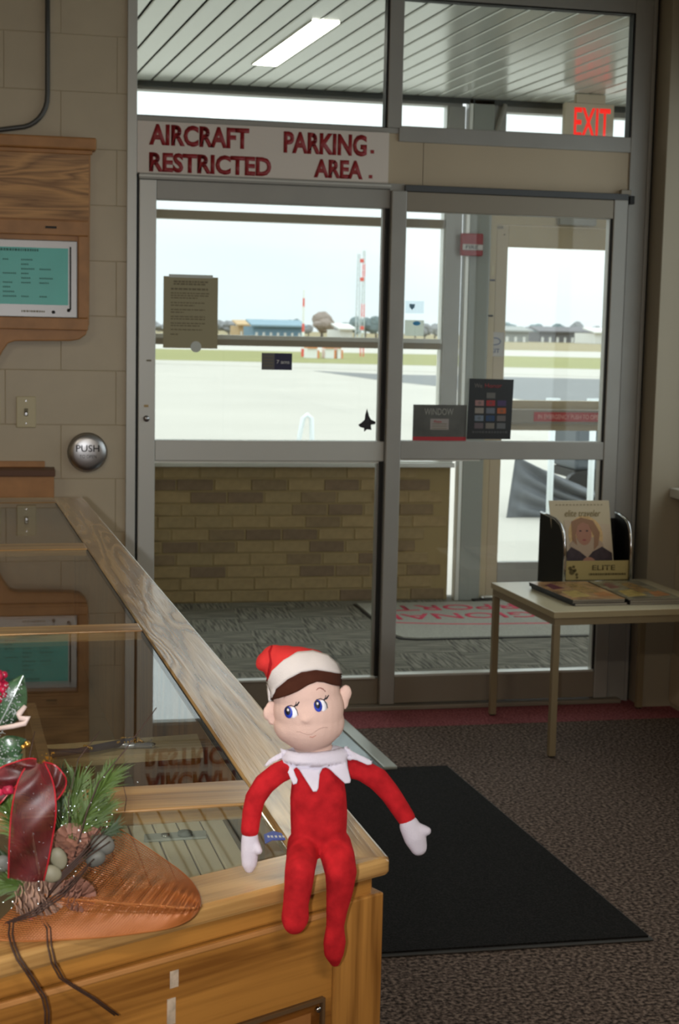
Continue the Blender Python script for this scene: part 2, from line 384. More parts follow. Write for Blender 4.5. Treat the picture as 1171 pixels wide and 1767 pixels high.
# storefront frame: jambs, header, transom rails
fr = thing('trim_2', 'grey aluminium storefront frame around the doors', None, (1.43, 0, 0), kind='structure')
bx('jamb', M_ALUL, fr, .397, .433, -.012, .06, 0, 3.1, .002)
bx('jamb_recess', M_GASK, fr, .433, .443, .012, .06, 0, 2.06)
bx('jamb', M_ALU, fr, 2.376, 2.462, -.004, .07, 0, 3.1, .003)
bx('jamb_groove', M_GASK, fr, 2.462, 2.478, .012, .07, 0, 3.1)
bx('jamb_rib', M_ALU, fr, 2.448, 2.462, -.014, .0, 0, 3.1, .002)
bx('top_rail', M_ALU, fr, .433, 2.376, 0, .06, 2.757, 3.1)
bx('transom_rail', M_ALU, fr, .433, 1.43, 0, .06, 2.252, 2.272, .002)
bx('transom_rail', M_ALU, fr, 1.43, 2.376, -.006, .06, 2.222, 2.281, .003)
bx('infill_panel', M_PANEL, fr, .433, 1.53, .006, .05, 2.062, 2.252)
bx('infill_panel', M_PANEL, fr, 1.5325, 2.376, .006, .05, 2.062, 2.222)
bx('header', M_ALU, fr, .441, 1.40, -.018, .05, 2.040, 2.062, .003)
bx('header_lip', M_ALUL, fr, .441, 1.40, -.022, -.017, 2.049, 2.055)
bx('header_track', plain('track_grey', (74, 76, 78), .5), fr, 1.455, 2.366, -.03, .05, 2.034, 2.058, .002)
bx('mullion', M_ALU, fr, 1.384, 1.440, -.006, .06, 2.272, 2.757, .003)
bx('mullion_gasket', M_GASK, fr, 1.376, 1.384, .004, .05, 2.272, 2.757)
bx('threshold', M_ALUB, fr, .44, 2.42, -.05, .06, .001, .018, .003)
bx('header_cap', M_ALU, fr, 1.398, 1.457, -.01, .05, 2.034, 2.062)
bx('hinge_block', M_ALUB, fr, 2.335, 2.378, -.028, .0, 2.055, 2.075, .003)
bx('hinge_block', M_GASK, fr, 2.372, 2.392, -.03, .0, 2.02, 2.052, .002)
w1 = thing('window_1', None, None, (.9, .03, 2.27), kind='structure'); bx('pane', M_GLASS, w1, .433, 1.376, .028, .034, 2.272, 2.757)
bx('gasket', M_GASK, w1, .433, 1.376, .02, .027, 2.272, 2.277)
w2 = thing('window_2', None, None, (1.9, .03, 2.28), kind='structure'); bx('pane', M_GLASS, w2, 1.440, 2.368, .028, .034, 2.281, 2.757)
bx('gasket', M_GASK, w2, 2.366, 2.376, .0, .04, 2.281, 2.757); bx('gasket', M_GASK, w2, 1.44, 2.376, .0, .04, 2.752, 2.758)
# left (fixed) leaf
d1 = thing('door_1', None, None, (.95, .02, .018), kind='structure')
bx('stile', M_ALUL, d1, .443, .507, -.006, .05, .018, 2.04, .003)
bx('stile', M_ALU, d1, 1.380, 1.388, .02, .05, .12, 2.0)
bx('rail', M_ALU, d1, .507, 1.402, -.004, .05, 1.968, 2.04, .003)
bx('rail', M_ALUL, d1, .507, 1.402, -.004, .05, .991, 1.070, .003)
bx('rail_lip', plain('bright_bead', (214, 214, 206), .3, .3), d1, .507, 1.382, -.002, .03, .984, .9905)
bx('rail', M_ALUB, d1, .507, 1.402, -.004, .05, .018, .122, .003)
bx('rail_lip', MATS['bright_bead'], d1, .507, 1.386, -.012, .03, .1225, .130)
bx('edge_gasket', M_GASK, d1, 1.388, 1.4025, .0, .05, .13, 2.0)
bx('pane', M_GLASS, d1, .507, 1.388, .024, .030, .13, .984); bx('pane', M_GLASS, d1, .507, 1.388, .024, .030, 1.07, 1.968)
q = onY(252, 722); MB().tube([(q.x, -.014, q.z), (q.x, -.006, q.z)], .012, 20).build('lock_cylinder', M_STEEL, d1, True)
q = onY(251, 700); bx('latch_plate', plain('brass_bit', (150, 128, 84), .4, .6), d1, q.x-.006, q.x+.010, -.01, -.006, q.z-.005, q.z+.004)
q = onY(256, 622); bx('sticker', M_INK, d1, q.x-.008, q.x+.010, -.008, -.006, q.z-.003, q.z+.003)
# right (swinging) leaf
d2 = thing('door_2', None, None, (1.9, 0, .018), kind='structure')
bx('stile', M_ALU, d2, 1.403, 1.463, -.03, .03, .02, 2.035, .004)
bx('stile', M_ALU, d2, 2.307, 2.366, -.03, .03, .02, 2.035, .004)
bx('rail', M_ALUB, d2, 1.463, 2.307, -.026, .03, 1.960, 2.033, .003)
bx('rail', M_ALU, d2, 1.463, 2.307, -.026, .03, 1.002, 1.074, .003)
bx('rail', M_ALUB, d2, 1.463, 2.307, -.026, .03, .024, .132, .003)
bx('rail_lip', MATS['bright_bead'], d2, 1.463, 2.301, -.028, .02, .1325, .141)
bx('rail_lip', MATS['bright_bead'], d2, 1.463, 1.79, -.02, .02, .996, 1.0015)
bx('gap_gasket', M_GASK, d2, 2.3665, 2.3755, -.004, .04, .02, 2.04)
bx('glass_gasket', M_GASK, d2, 2.300, 2.3068, -.02, .02, .141, 1.96)
bx('glazing_bead', M_ALUL, d2, 2.296, 2.2998, -.014, .02, .141, 1.96)
bx('pane', M_GLASS, d2, 1.463, 2.30, .0, .006, .141, 1.002); bx('pane', M_GLASS, d2, 1.463, 2.30, .0, .006, 1.074, 1.96)

# ================================================================== VESTIBULE
VY = 2.37
vf = thing('floor_vestibule', None, None, (1.7, 1.2, 0), kind='structure')
bx('slab', M_DARK, vf, -.1, 3.8, .07, 2.55, -.12, -.007)
ts = .305
tm = [meshof(MB().box(-ts/2+.0006, ts/2-.0006, -ts/2+.0006, ts/2-.0006, -.006, 0), 'carpet_tile', M_TILE, .0008)]
for i in range(13):
    for j in range(9):
        x = -.1+ts*(i+.5); y = .07+ts*(j+.5)
        if y > 2.5: continue
        inst(tm[0], 'carpet_tile', (x, y, 0), vf, (pi/2 if (i+j) % 2 else 0))
wb = thing('wall_brick', None, None, (1.2, VY, 0), kind='structure')
bx('mortar_bed', M_BMORT, wb, -.1, 2.37, VY+.006, VY+.11, 0, .752)
cw, ch = .2032, .0685
bms = [meshof(MB().box(-cw/2+.005, cw/2-.005, 0, .03, .005, ch-.005), 'brick', mm, .002) for mm in M_BRICKS]
for r in range(11):
    for c in range(-1, 13):
        x = c*cw + (r % 2)*cw/2 + .02 + (.03*sin(r*2.1)); me = random.choices(bms, (5, 4, 3, 2))[0]
        if x+cw/2 > 2.375 or x-cw/2 < -.12: continue
        inst(me, 'brick', (x, VY+random.uniform(-.0015, .0015), r*ch), wb)
    x = 12*cw
bx('sill', M_ALUL, wb, -.1, 2.375, VY-.06, VY+.12, .754, .778, .003)
bx('sill_bead', MATS['bright_bead'], wb, -.1, 2.37, VY-.03, VY+.0, .779, .786)
ow = thing('window_3', None, None, (1.2, VY, .78), kind='structure')
bx('top_rail', M_ALU, ow, -.1, 2.37, VY-.02, VY+.06, 2.722, 2.78)
bx('rail', M_ALUB, ow, -.1, 2.29, VY-.02, VY+.05, 2.066, 2.112, .002)
bx('rail', M_ALUB, ow, -.1, 2.30, VY-.02, VY+.05, 1.405, 1.437, .002)
bx('rail_top', M_ALUL, ow, -.1, 2.30, VY-.02, VY+.05, 1.4375, 1.462, .002)
bx('stile', M_ALU, ow, 2.292, 2.385, VY-.03, VY+.08, .786, 2.722, .003)
bx('stile_bead', MATS['bright_bead'], ow, 2.284, 2.2915, VY-.012, VY+.05, .786, 2.722)
for a, b in ((.787, 1.405), (1.462, 2.066), (2.112, 2.722)): bx('pane', M_GLASSO, ow, -.1, 2.284, VY+.01, VY+.016, a, b)
co = thing('wall_column', None, None, (2.48, VY, 0), kind='structure')
bx('column_lit_edge', MATS['bright_bead'], co, 2.400, 2.424, VY-.05, VY+.02, 0, 2.76, .004)  # light falling on this edge is put into its paler colour
bx('column', plain('column_grey', (150, 154, 148), .5), co, 2.424, 2.545, VY-.05, VY+.1, 0, 2.76, .004)
bx('door_jamb', M_PAINT, co, 2.545, 2.585, VY-.03, VY+.1, 0, 2.1, .002)
bx('jamb_strike', M_GASK, co, 2.547, 2.577, VY-.034, VY-.03, 1.592, 1.602)
bx('jamb_sticker', M_NAVY, co, 2.552, 2.582, VY-.034, VY-.03, 1.788, 1.797)
bx('jamb_sticker', M_CREAM, co, 2.558, 2.572, VY-.034, VY-.03, 1.82, 1.87)
ohd = thing('wall_door_head', None, None, (3, VY, 2.1), kind='structure')
bx('head_panel', M_PAINT, ohd, 2.545, 3.9, VY-.02, VY+.1, 2.1, 2.47)
bx('head_strip', M_ALUB, ohd, 2.585, 3.9, VY-.03, VY-.02, 2.155, 2.165)
bx('closer_body', M_ALU, ohd, 2.93, 3.15, VY-.07, VY-.03, 2.105, 2.145, .006)
bx('top_rail', M_ALU, ohd, 2.545, 3.9, VY-.02, VY+.06, 2.705, 2.78)
bx('post', M_ALU, ohd, 2.545, 2.62, VY-.02, VY+.08, 2.47, 2.705)
bx('pane', M_GLASSO, ohd, 2.62, 3.9, VY+.01, VY+.016, 2.47, 2.705)
MB().tube([(2.52, VY-.055, 2.46), (2.60, VY-.055, 2.74)], .012, 8).build('brace', M_ALU, ohd)
od = thing('door_3', None, None, (2.6, VY, .01), kind='structure')
bx('stile', M_PANEL, od, 2.588, 2.655, VY-.02, VY+.03, .02, 2.095, .003)
bx('stile', M_PANEL, od, 3.44, 3.51, VY-.02, VY+.03, .02, 2.095, .003)
bx('rail', M_PAINT, od, 2.655, 3.44, VY-.02, VY+.03, 1.978, 2.095, .003)
bx('rail', M_PAINT, od, 2.655, 3.44, VY-.02, VY+.03, .962, 1.13, .003)
bx('rail', M_ALU, od, 2.655, 3.44, VY-.02, VY+.03, .03, .212, .003)
bx('pane', M_GLASSO, od, 2.655, 3.44, VY, VY+.006, .212, .962); bx('pane', M_GLASSO, od, 2.655, 3.44, VY, VY+.006, 1.13, 1.978)
bx('push_bar', M_ALUB, od, 2.68, 3.42, VY-.09, VY-.05, 1.004, 1.085, .008)
bx('push_bar_arm', M_ALU, od, 2.69, 2.73, VY-.05, VY-.02, 1.02, 1.07); bx('push_bar_arm', M_ALU, od, 3.37, 3.41, VY-.05, VY-.02, 1.02, 1.07)
p0 = onY(920, 729, VY-.09); p1 = onY(1036, 712, VY-.09)
st = bx('bar_sticker', plain('sticker_red', (176, 40, 38), .5), od, p0.x, p1.x+.04, VY-.0925, VY-.0905, 1.018, 1.07, .001)
text('sticker_text', 'IN EMERGENCY PUSH TO OPEN', (p0.x+.025, VY-.0925, 1.031), X1, Z1, p1.x-p0.x-.02, .026, plain('sticker_white', (232, 170, 160), .5), st, bold=.015)
bx('floor_pivot', M_GASK, od, 2.50, 2.64, VY-.12, VY-.03, .0005, .012, .003)
MB().ball((2.555, VY-.075, .02), (.016, .016, .014)).build('pivot_cap', M_CHROME, od, True)
bx('hinge_pin', M_ALUB, od, 2.585, 2.62, VY-.03, VY-.021, 2.075, 2.09)
bx('lock_bit', M_GASK, od, 2.628, 2.634, VY-.024, VY-.0205, 2.04, 2.046)
struct(bx('wall_vestibule_left', M_PAINT, None, -.2, -.1, .07, 2.5, 0, 2.76))
struct(bx('wall_vestibule_right', M_PAINT, None, 3.8, 3.9, .07, 2.36, 0, 2.76))
# slatted metal ceiling
vc = thing('ceiling_vestibule', None, None, (1.8, 1.2, 2.76), kind='structure')
bx('ceiling_void', M_DARK, vc, -.2, 3.9, .062, 2.5, 2.785, 2.82)
sw = .1016
sang = radians(4.2)
smh = meshof(MB().box(-sw/2+.006, sw/2-.006, -1.135, 1.135, 0, .012), 'ceiling_slat', M_SLAT, .004)
for i in range(-2, 40):
    x = -.1 + i*sw
    inst(smh, 'ceiling_slat', (x, 1.222, 2.7625), vc, sang)
bx('edge_angle', plain('dark_edge', (58, 62, 60), .5), vc, -.1, 3.8, VY-.05, VY-.022, 2.735, 2.761)
LY = [onZ(*p, 2.76) for p in ((445, 113), (490, 113), (568, 43), (540, 42))]
lt = thing('ceiling_light', 'long narrow lit fluorescent light in the slatted vestibule ceiling', 'light', (LY[0].x, 1.1, 2.76))
dv = Vector((sin(-sang), cos(sang), 0)); dp = Vector((dv.y, -dv.x, 0)); LC = Vector((1.205, 1.1, 2.762))
def rect(c, a, b, z0, z1): return MB().slab([tuple(c+dp*sx*a+dv*sy*b)[:2] for sx, sy in ((-1, -1), (1, -1), (1, 1), (-1, 1))], z0, z1)
rect(LC, .058, .55, 2.7575, 2.762).build('diffuser', M_LAMP, lt)
for s_ in (-1, 1): rect(LC+dp*s_*.0605, .002, .555, 2.7555, 2.7622).build('lamp_frame', M_ALUL, lt)
# exit sign
EY = 1.95; ex = thing('exit_sign', 'hanging exit sign with glowing red letters in the vestibule', 'sign', (2.94, EY, 2.76))
a = onY(976, 181, EY); b = onY(1060, 181, EY)
bx('housing', M_EXITB, ex, a.x, b.x, EY, EY+.05, 2.485, 2.712, .004)
bx('canopy', M_EXITB, ex, a.x+.06, b.x-.05, EY+.005, EY+.045, 2.712, 2.76, .003)
a = onY(989, 236, EY)
ez = onY(989, 185, EY).z; text('letters', 'EXIT', (a.x, EY, a.z), X1, Z1, .20, ez-a.z, M_EXITR, ex, .002, .012)
# welcome mat in the vestibule
wm = thing('welcome_mat', 'pale grey entrance mat with red lettering by the outer door', 'mat', (2.4, 1.8, 0))
A_, B_, C_, D_ = (1.80, 2.24), (1.80, 1.40), (1.90, 1.272), (3.06, 1.272)
pts = [(1.80, 2.25), (1.80, 1.38), (1.83, 1.30), (1.90, 1.272), (3.02, 1.272), (3.08, 1.31), (3.10, 1.38), (3.10, 2.25)]
MB().slab(pts, .0005, .005).build('rubber_edge', M_RUB, wm)
MB().slab([(2.45+(x-2.45)*.975, 1.78+(y-1.78)*.97) for x, y in pts], .005, .011).build('pile', M_WMAT, wm)
text('mat_lettering', 'AIRPORT', (2.90, 2.14, .011), (-1, 0, 0), (0, -1, 0), .92, .15, M_MATRED, wm, .001, .01)
text('mat_lettering', 'REGIONAL', (2.96, 1.90, .011), (-1, 0, 0), (0, -1, 0), 1.10, .15, M_MATRED, wm, .001, .01)
MB().prism([(x, 1.60+.10*((x-2.45)/.6)**2*(1 if x < 2.45 else -.6), .011) for x in [1.85+.1*i for i in range(12)]] +
           [(x, 1.58+.10*((x-2.45)/.6)**2*(1 if x < 2.45 else -.6), .011) for x in [1.85+.1*i for i in range(12)][::-1]], (0, 0, .001)).build('mat_swoosh', M_MATRED, wm)
# fire strobe, small notices on the outer wall
fs = thing('fire_alarm', 'red wall fire alarm with white band on the grey column', 'alarm', (2.426, VY-.055, 1.98))
a = onY(797, 402, VY-.09); b = onY(833, 442, VY-.09)
bx('alarm_body', plain('alarm_red', (150, 26, 34), .4), fs, a.x, b.x, VY-.09, VY-.051, b.z, a.z, .006)
bx('alarm_lens', plain('alarm_lens', (196, 190, 186), .3), fs, a.x+.004, b.x-.004, VY-.100, VY-.0905, b.z+.030, b.z+.062, .004)
text('alarm_text', 'FIRE', (a.x+.02, VY-.100, b.z+.036), X1, Z1, .07, .02, M_GREYC, fs)
a = onY(836, 573, VY-.022); b = onY(868, 615, VY-.022)
ds = thing('paper_notice', 'small white sheet with oval emblem on the outer door stile', 'notice', ((a.x+b.x)/2, VY-.022, b.z))
bx('sheet', paper('bluish_paper', (214, 210, 208), .3), ds, a.x, b.x, VY-.0235, VY-.0215, b.z, a.z)
ring = [(.5*(a.x+b.x)+.036*cos(t*pi/12), VY-.0238, a.z-.05+.019*sin(t*pi/12)) for t in range(25)]
MB().tube(ring, .003, 4, caps=False).build('emblem_ring', plain('emblem_blue', (120, 128, 160), .7), ds)
text('sheet_text', 'EXIT', (a.x+.015, VY-.0236, b.z+.02), X1, Z1, .075, .022, MATS['emblem_blue'], ds)
a = onY(699, 552, VY); b = onY(731, 580, VY)
dc = thing('window_sticker', 'white window sticker with blue blob low in the narrow outer pane', 'sticker', (a.x, VY, b.z))
bx('sheet', paper('pale_sheet', (226, 230, 224), .7), dc, a.x, b.x, VY+.004, VY+.0095, b.z, a.z)
q = onY(719, 558, VY); MB().ball((q.x, VY+.004, q.z), (.022, .002, .012)).build('blue_spot', plain('sticker_blue', (60, 150, 210), .6), dc)
a = onY(700, 519, VY); b = onY(731, 541, VY)
dc = thing('window_sticker', 'clear window sticker with small blue shield above the white one', 'sticker', (a.x, VY, b.z))
bx('sheet', glass('clear_film', (.86, .9, .92), .5), dc, a.x, b.x, VY+.004, VY+.0095, b.z, a.z)
q = onY(711, 529, VY); MB().prism([(q.x-.016, VY+.003, q.z+.014), (q.x+.016, VY+.003, q.z+.014), (q.x+.014, VY+.003, q.z-.004), (q.x, VY+.003, q.z-.018), (q.x-.014, VY+.003, q.z-.004)], (0, .001, 0)).build('shield', plain('shield_blue', (110, 150, 180), .6), dc)

# ================================================================== SIGNS ON THE DOORS
sg = thing('aircraft_sign', 'white board with red capitals above the left door leaf', 'sign', (.91, -.006, 2.06))
bx('board', M_SIGN, sg, .434, 1.390, -.010, .004, 2.0625, 2.2515, .001)
M_REDS = plain('sign_letter_red', (150, 34, 38), .45)
def ln(s, x0, x1, ytop, ybot, bold=.042):
    a = onY(x0, ybot[0], -.01); b = onY(x1, ytop[1], -.01)
    z0 = onY(x0, ybot[0], -.01).z; z1 = onY(x0, ytop[0], -.01).z
    text('lettering', s, (a.x, -.010, z0), X1, Z1, b.x-a.x, z1-z0, M_REDS, sg, .0015, bold)
ln('AIRCRAFT', 257, 430, (213, 222), (250, 255)); ln('PARKING', 489, 633, (226, 232), (264, 268))
ln('RESTRICTED', 257, 468, (262, 270), (296, 303)); ln('AREA', 541, 626, (274, 277), (306, 309))
for px, py in ((642, 265), (639, 308)):
    q = onY(px, py, -.01); bx('full_stop', M_REDS, sg, q.x-.007, q.x+.007, -.0115, -.010, q.z, q.z+.013)
a = onY(283, 476); b = onY(376, 602)
nt_ = thing('paper_notice', 'typed tan paper notice taped on left door glass', 'notice', (.63, .02, b.z))
bx('sheet', M_PAPER, nt_, a.x, b.x, .0205, .0235, b.z, a.z)
bx('tape', M_TAPE, nt_, a.x+.02, b.x-.02, .0195, .0204, a.z-.004, a.z+.008)
MB().tube([(.662, .0197, b.z+.006), (.662, .0204, b.z+.006)], .021, 20).build('tape', M_TAPE, nt_)
rows = []; zz = a.z-.016; mbt = MB()
for i, (wd, hh, gap) in enumerate([(.13, .006, .009), (.12, .006, .018), (.14, .007, .017), (.145, .004, .009), (.145, .004, .009), (.10, .004, .018), (.13, .004, .010), (.09, .004, .016), (.13, .004, .010), (.05, .004, .016), (.13, .004, .009), (.13, .004, .016), (.13, .004, .009), (.11, .004, .015), (.12, .004, .018), (.03, .004, .01)]):
    x = a.x+.028 + (.01 if i < 2 else 0); e = x+wd
    while x < e:
        l = random.uniform(.006, .018); mbt.box(x, min(x+l, e), .0200, .0204, zz-hh, zz); x += l+.003
    zz -= gap
mbt.build('typed_lines', M_INK, nt_)
a = onY(453, 609); b = onY(505, 639)
cdn = thing('business_card', 'dark blue and grey card taped on left door glass', 'card', ((a.x+b.x)/2, .02, b.z))
bx('grey_half', M_GREYC, cdn, a.x, a.x+.05, .0205, .0235, b.z, a.z); bx('navy_half', M_NAVY, cdn, a.x+.05, b.x, .0205, .0235, b.z, a.z)
text('card_text', '7 ams', (a.x+.058, .0205, b.z+.024), X1, Z1, .05, .014, M_WHITE, cdn, bold=0)
for i in range(4): bx('card_line', M_INK, cdn, a.x+.006, a.x+.044, .0200, .0205, b.z+.014+.012*i, b.z+.017+.012*i)
# jet shaped decal
jp = [(633, 705), (637, 719), (640, 724), (648, 728), (647, 732), (640, 733), (640, 738), (641, 742), (633, 741), (628, 745), (628, 739), (621, 737), (618, 733), (624, 729), (629, 724), (630, 716)]
MB().prism([onY(x, y, .0205) for x, y in jp], (0, .0025, 0)).build('jet_decal', plain('decal_dark', (40, 40, 46), .5, nscale=60, namt=.5), None)
jo = bpy.data.objects['jet_decal']; tag(jo, 'dark jet shaped decal on the lower right of left door glass', 'decal')
a = onY(713, 698, -.004); b = onY(803, 761, -.004)
ws = thing('window_sign', 'grey sign reading WINDOW standing on the right door rail', 'sign', ((a.x+b.x)/2, -.004, b.z))
bx('board', M_SIGNG, ws, a.x, b.x, -.006, -.001, 1.0745, a.z); bx('red_strip', M_SIGNR, ws, a.x, b.x, -.0072, -.0061, 1.0748, 1.090)
text('sign_text', 'WINDOW', (a.x+.045, -.006, a.z-.040), X1, Z1, .118, .026, plain('sign_grey_text', (150, 150, 142), .5), ws, bold=0)
cardp = bx('inset_card', plain('inset_grey', (150, 142, 138), .6), ws, a.x+.07, a.x+.145, -.0072, -.0061, a.z-.098, a.z-.055)
text('card_text', 'Please', (a.x+.085, -.0072, a.z-.07), X1, Z1, .03, .009, M_SIGNR, cardp, bold=0)
for i in range(3): bx('card_line', M_INK, cardp, a.x+.078, a.x+.138, -.0078, -.0073, a.z-.094+.009*i, a.z-.0915+.009*i)
a = onY(807, 653, -.01); b = onY(882, 758, -.01)
cs = thing('card_sign', 'black sign with rows of card logos on the right door glass', 'sign', ((a.x+b.x)/2, -.012, b.z))
a = onY(808, 653, -.012); b = onY(880, 758, -.012)
MB().prism([(a.x, -.013, b.z), (b.x, -.013, b.z), (b.x+.006, -.013, a.z-.002), (a.x+.004, -.013, a.z)], (0, .005, 0)).build('board', M_SIGNK, cs)
text('sign_text', 'We', (a.x+.025, -.013, a.z-.036), X1, Z1, .032, .017, plain('dim_white', (112, 104, 98), .5), cs, bold=0)
text('sign_text', 'Honor', (a.x+.068, -.013, a.z-.036), X1, Z1, .07, .017, plain('dim_red', (146, 50, 54), .5), cs, bold=.01)
mbt = MB(); x = a.x+.022
while x < a.x+.16: e = random.uniform(.004, .012); mbt.box(x, x+e, -.0138, -.0131, b.z+.024, b.z+.032); x += e+.004
mbt.build('fine_print', plain('dim_text', (70, 70, 70), .5), cs)
logo = [(1, 0, (96, 94, 90)), (0, 1, (150, 112, 108)), (1, 1, (156, 40, 42)), (2, 1, (66, 48, 88)), (0, 2, (136, 128, 118)), (1, 2, (98, 102, 112)), (2, 2, (168, 84, 40)),
        (0, 3, (104, 116, 128)), (1, 3, (34, 60, 96)), (2, 3, (100, 92, 90)), (0, 4, (92, 80, 84)), (1, 4, (112, 106, 98)), (2, 4, (94, 96, 98))]
for i, (cx_, cy_, col) in enumerate(logo):
    x = a.x+.030+cx_*.046; z = a.z-.055-cy_*.030
    lg = bx('card_logo', plain('logo_%d' % i, col, .5), cs, x, x+.036, -.0142, -.0131, z-.022, z)
    if i in (1, 2, 6, 7, 8): MB().tube([(x+.018, -.0148, z-.011), (x+.018, -.0143, z-.011)], .007, 12).build('logo_dot', plain('dot_%d' % i, tuple(int(v*.6+30) for v in col), .5), lg)

# ================================================================== LEFT WALL FITTINGS
cb = thing('push_button', 'round chrome PUSH door button on the block wall', 'button', (.243, 0, 1.022))
c_ = onY(151, 781, -.02)
def disc(x, z, r, y0, y1, n=40): return MB().tube([(x, y0, z), (x, y1, z)], r, n)
disc(c_.x, c_.z, .074, -.012, .003).build('back_ring', plain('ring_bronze', (60, 50, 32), .35, .6), cb, True, .002)
mb = MB(); n = 40; prof = [(.0715, -.0125), (.0712, -.024), (.066, -.030), (.05, -.034), (.025, -.036), (.004, -.0362)]
rg = [[mb.bm.verts.new((c_.x+r*cos(2*pi*k/n), y, c_.z+r*sin(2*pi*k/n))) for k in range(n)] for r, y in prof]
for r, q in zip(rg, rg[1:]):
    for k in range(n): mb.bm.faces.new((r[k], r[(k+1) % n], q[(k+1) % n], q[k]))
mb.bm.faces.new(rg[-1]); mb.build('push_plate', M_STEEL, cb, True)
text('push_text', 'PUSH', (c_.x-.043, -.0366, c_.z+.004), X1, Z1, .086, .026, M_BLACKT, cb, bold=.01)
text('push_text', 'TO OPEN', (c_.x-.03, -.0366, c_.z-.020), X1, Z1, .062, .013, M_BLACKT, cb, bold=0)
def plate(px, py, label, key=False):
    q = onY(px, py, 0); t = thing('light_switch', label, 'switch', (q.x, 0, q.z))
    bx('cover_plate', M_CREAM, t, q.x-.036, q.x+.036, -.006, .0, q.z-.058, q.z+.058, .003)
    bx('toggle_slot', plain('slot_%d' % px, (120, 112, 88), .6), t, q.x-.007, q.x+.007, -.0075, -.0061, q.z-.014, q.z+.014)
    MB().prism([(q.x-.004, -.007, q.z-.004), (q.x+.004, -.007, q.z-.004), (q.x+.003, -.018, q.z-.010), (q.x-.003, -.018, q.z-.010)], (0, 0, .008)).build('toggle', M_STEEL if key else M_CREAM, t)
    for s_ in (-1, 1): MB().tube([(q.x, -.0068, q.z+s_*.042), (q.x, -.006, q.z+s_*.042)], .003, 8).build('screw', M_STEEL, t)
plate(45, 711, 'ivory key switch plate nearest the push button', True)
plate(-17, 706, 'ivory switch plate left of the key switch, cut by the frame')
pth = [onY(82, -60, -.012), onY(82, 60, -.012), onY(82, 160, -.012)] + [onY(82-50*(1-cos(t*pi/16)), 165+55*sin(t*pi/16), -.012) for t in range(1, 9)] + [onY(0, 224, -.012), onY(-200, 218, -.012)]
pth = [Vector((p.x, -.012, p.z)) for p in pth]
cn = MB().tube(pth, .009, 12).build('conduit', M_CONDUIT, None, True); tag(cn, 'grey metal conduit bending along the block wall', 'conduit')
# oak display case on the wall
W0 = -.06
dcs = thing('display_case', 'oak wall display case with carved bottom edge', 'display case', (-.2, 0, 1.4))
pl = [(.252, 2.135), (.248, 1.50), (.236, 1.462), (.212, 1.444), (.18, 1.438), (-.02, 1.434), (-.045, 1.425), (-.065, 1.395), (-.08, 1.365), (-.11, 1.34), (-.6, 1.33), (-.6, 2.135)]
pl = [(p[0], p[1]) for p in pl]
a = onY(155, 300, W0); dx = a.x-.25
MB().prism([(x+dx, W0, z) for x, z in pl], (0, .06, 0)).build('back_board', M_OAKC, dcs, bevel=.004)
bx('upper_panel', M_OAKP, dcs, -.6, .246+dx, W0-.004, W0, 1.878, 2.125, .001)
bx('crown', M_OAKC, dcs, -.62, .272+dx, W0-.025, .0, 2.128, 2.172, .006)
bx('crown_bead', M_OAKC, dcs, -.61, .258+dx, W0-.012, W0, 2.112, 2.128, .003)
bx('face_frame', M_OAKC, dcs, -.6, .244+dx, W0-.014, W0, 1.82, 1.874, .003)
bx('face_frame', M_OAKC, dcs, -.6, .244+dx, W0-.014, W0, 1.478, 1.522, .003)
bx('face_frame', M_OAKC, dcs, .208+dx, .244+dx, W0-.0142, W0, 1.522, 1.82, .003)
q = onY(88, 392, W0-.02); bx('latch', M_BLACKT, dcs, q.x-.02, q.x+.02, W0-.018, W0-.0142, q.z-.004, q.z+.004)
tv = thing('wall_monitor', 'silver framed teal text screen in the oak display case', 'screen', (-.1, W0, 1.53))
Y0 = W0-.02
a = onY(133, 416, Y0); b = onY(129, 549, Y0); zt_, zb_ = a.z, b.z; xr = a.x
bx('bezel', plain('silver_bezel', (158, 156, 154), .35, .5), tv, -.5, xr, Y0+.004, W0, zb_, zt_, .003)
bx('screen', M_TEAL, tv, -.49, xr-.032, Y0+.001, Y0+.0039, zb_+.046, zt_-.028)
bx('bezel_slot', M_GASK, tv, xr-.027, xr-.021, Y0+.002, Y0+.0039, zb_+.03, zt_-.022)
for sx_, r_ in ((.085, .008), (.03, .008)):
    MB().tube([(xr-sx_+.04*0, Y0-.002, zb_+.02+(.008 if sx_ < .05 else 0)), (xr-sx_, Y0+.004, zb_+.02+(.008 if sx_ < .05 else 0))], r_*.8, 14).build('button', M_BLACKT, tv, True)
mbt = MB(); x = xr-.20
while x < xr-.12: e = random.uniform(.003, .008); mbt.box(x, x+e, Y0+.003, Y0+.004, zb_+.018, zb_+.025); x += e+.003
mbt.build('bezel_print', M_INK, tv)
mbt = MB(); x = xr-.34
while x < xr-.14: e = random.uniform(.004, .009); mbt.box(x, x+e, Y0+.0002, Y0+.001, zt_-.042, zt_-.033); x += e+.003
mbt.build('screen_title', M_TEXTT, tv)
mbt = MB(); zz = zt_-.075
for rr, cols in enumerate([(0, 1, 2), (0, 2), (2, 3), (1, 2), (0, 2, 3), (1, 2, 3), (0, 1), (0, 1), (0, 1, 2, 3)]):
    for c in cols:
        x = xr-.33+c*.065; e = x+random.uniform(.02, .045)
        while x < e: mbt.box(x, x+.005, Y0+.0002, Y0+.001, zz, zz+.005); x += .007
    zz -= .0165
tag(mbt.build('screen_text', M_TEXTT, tv), kind='stuff')
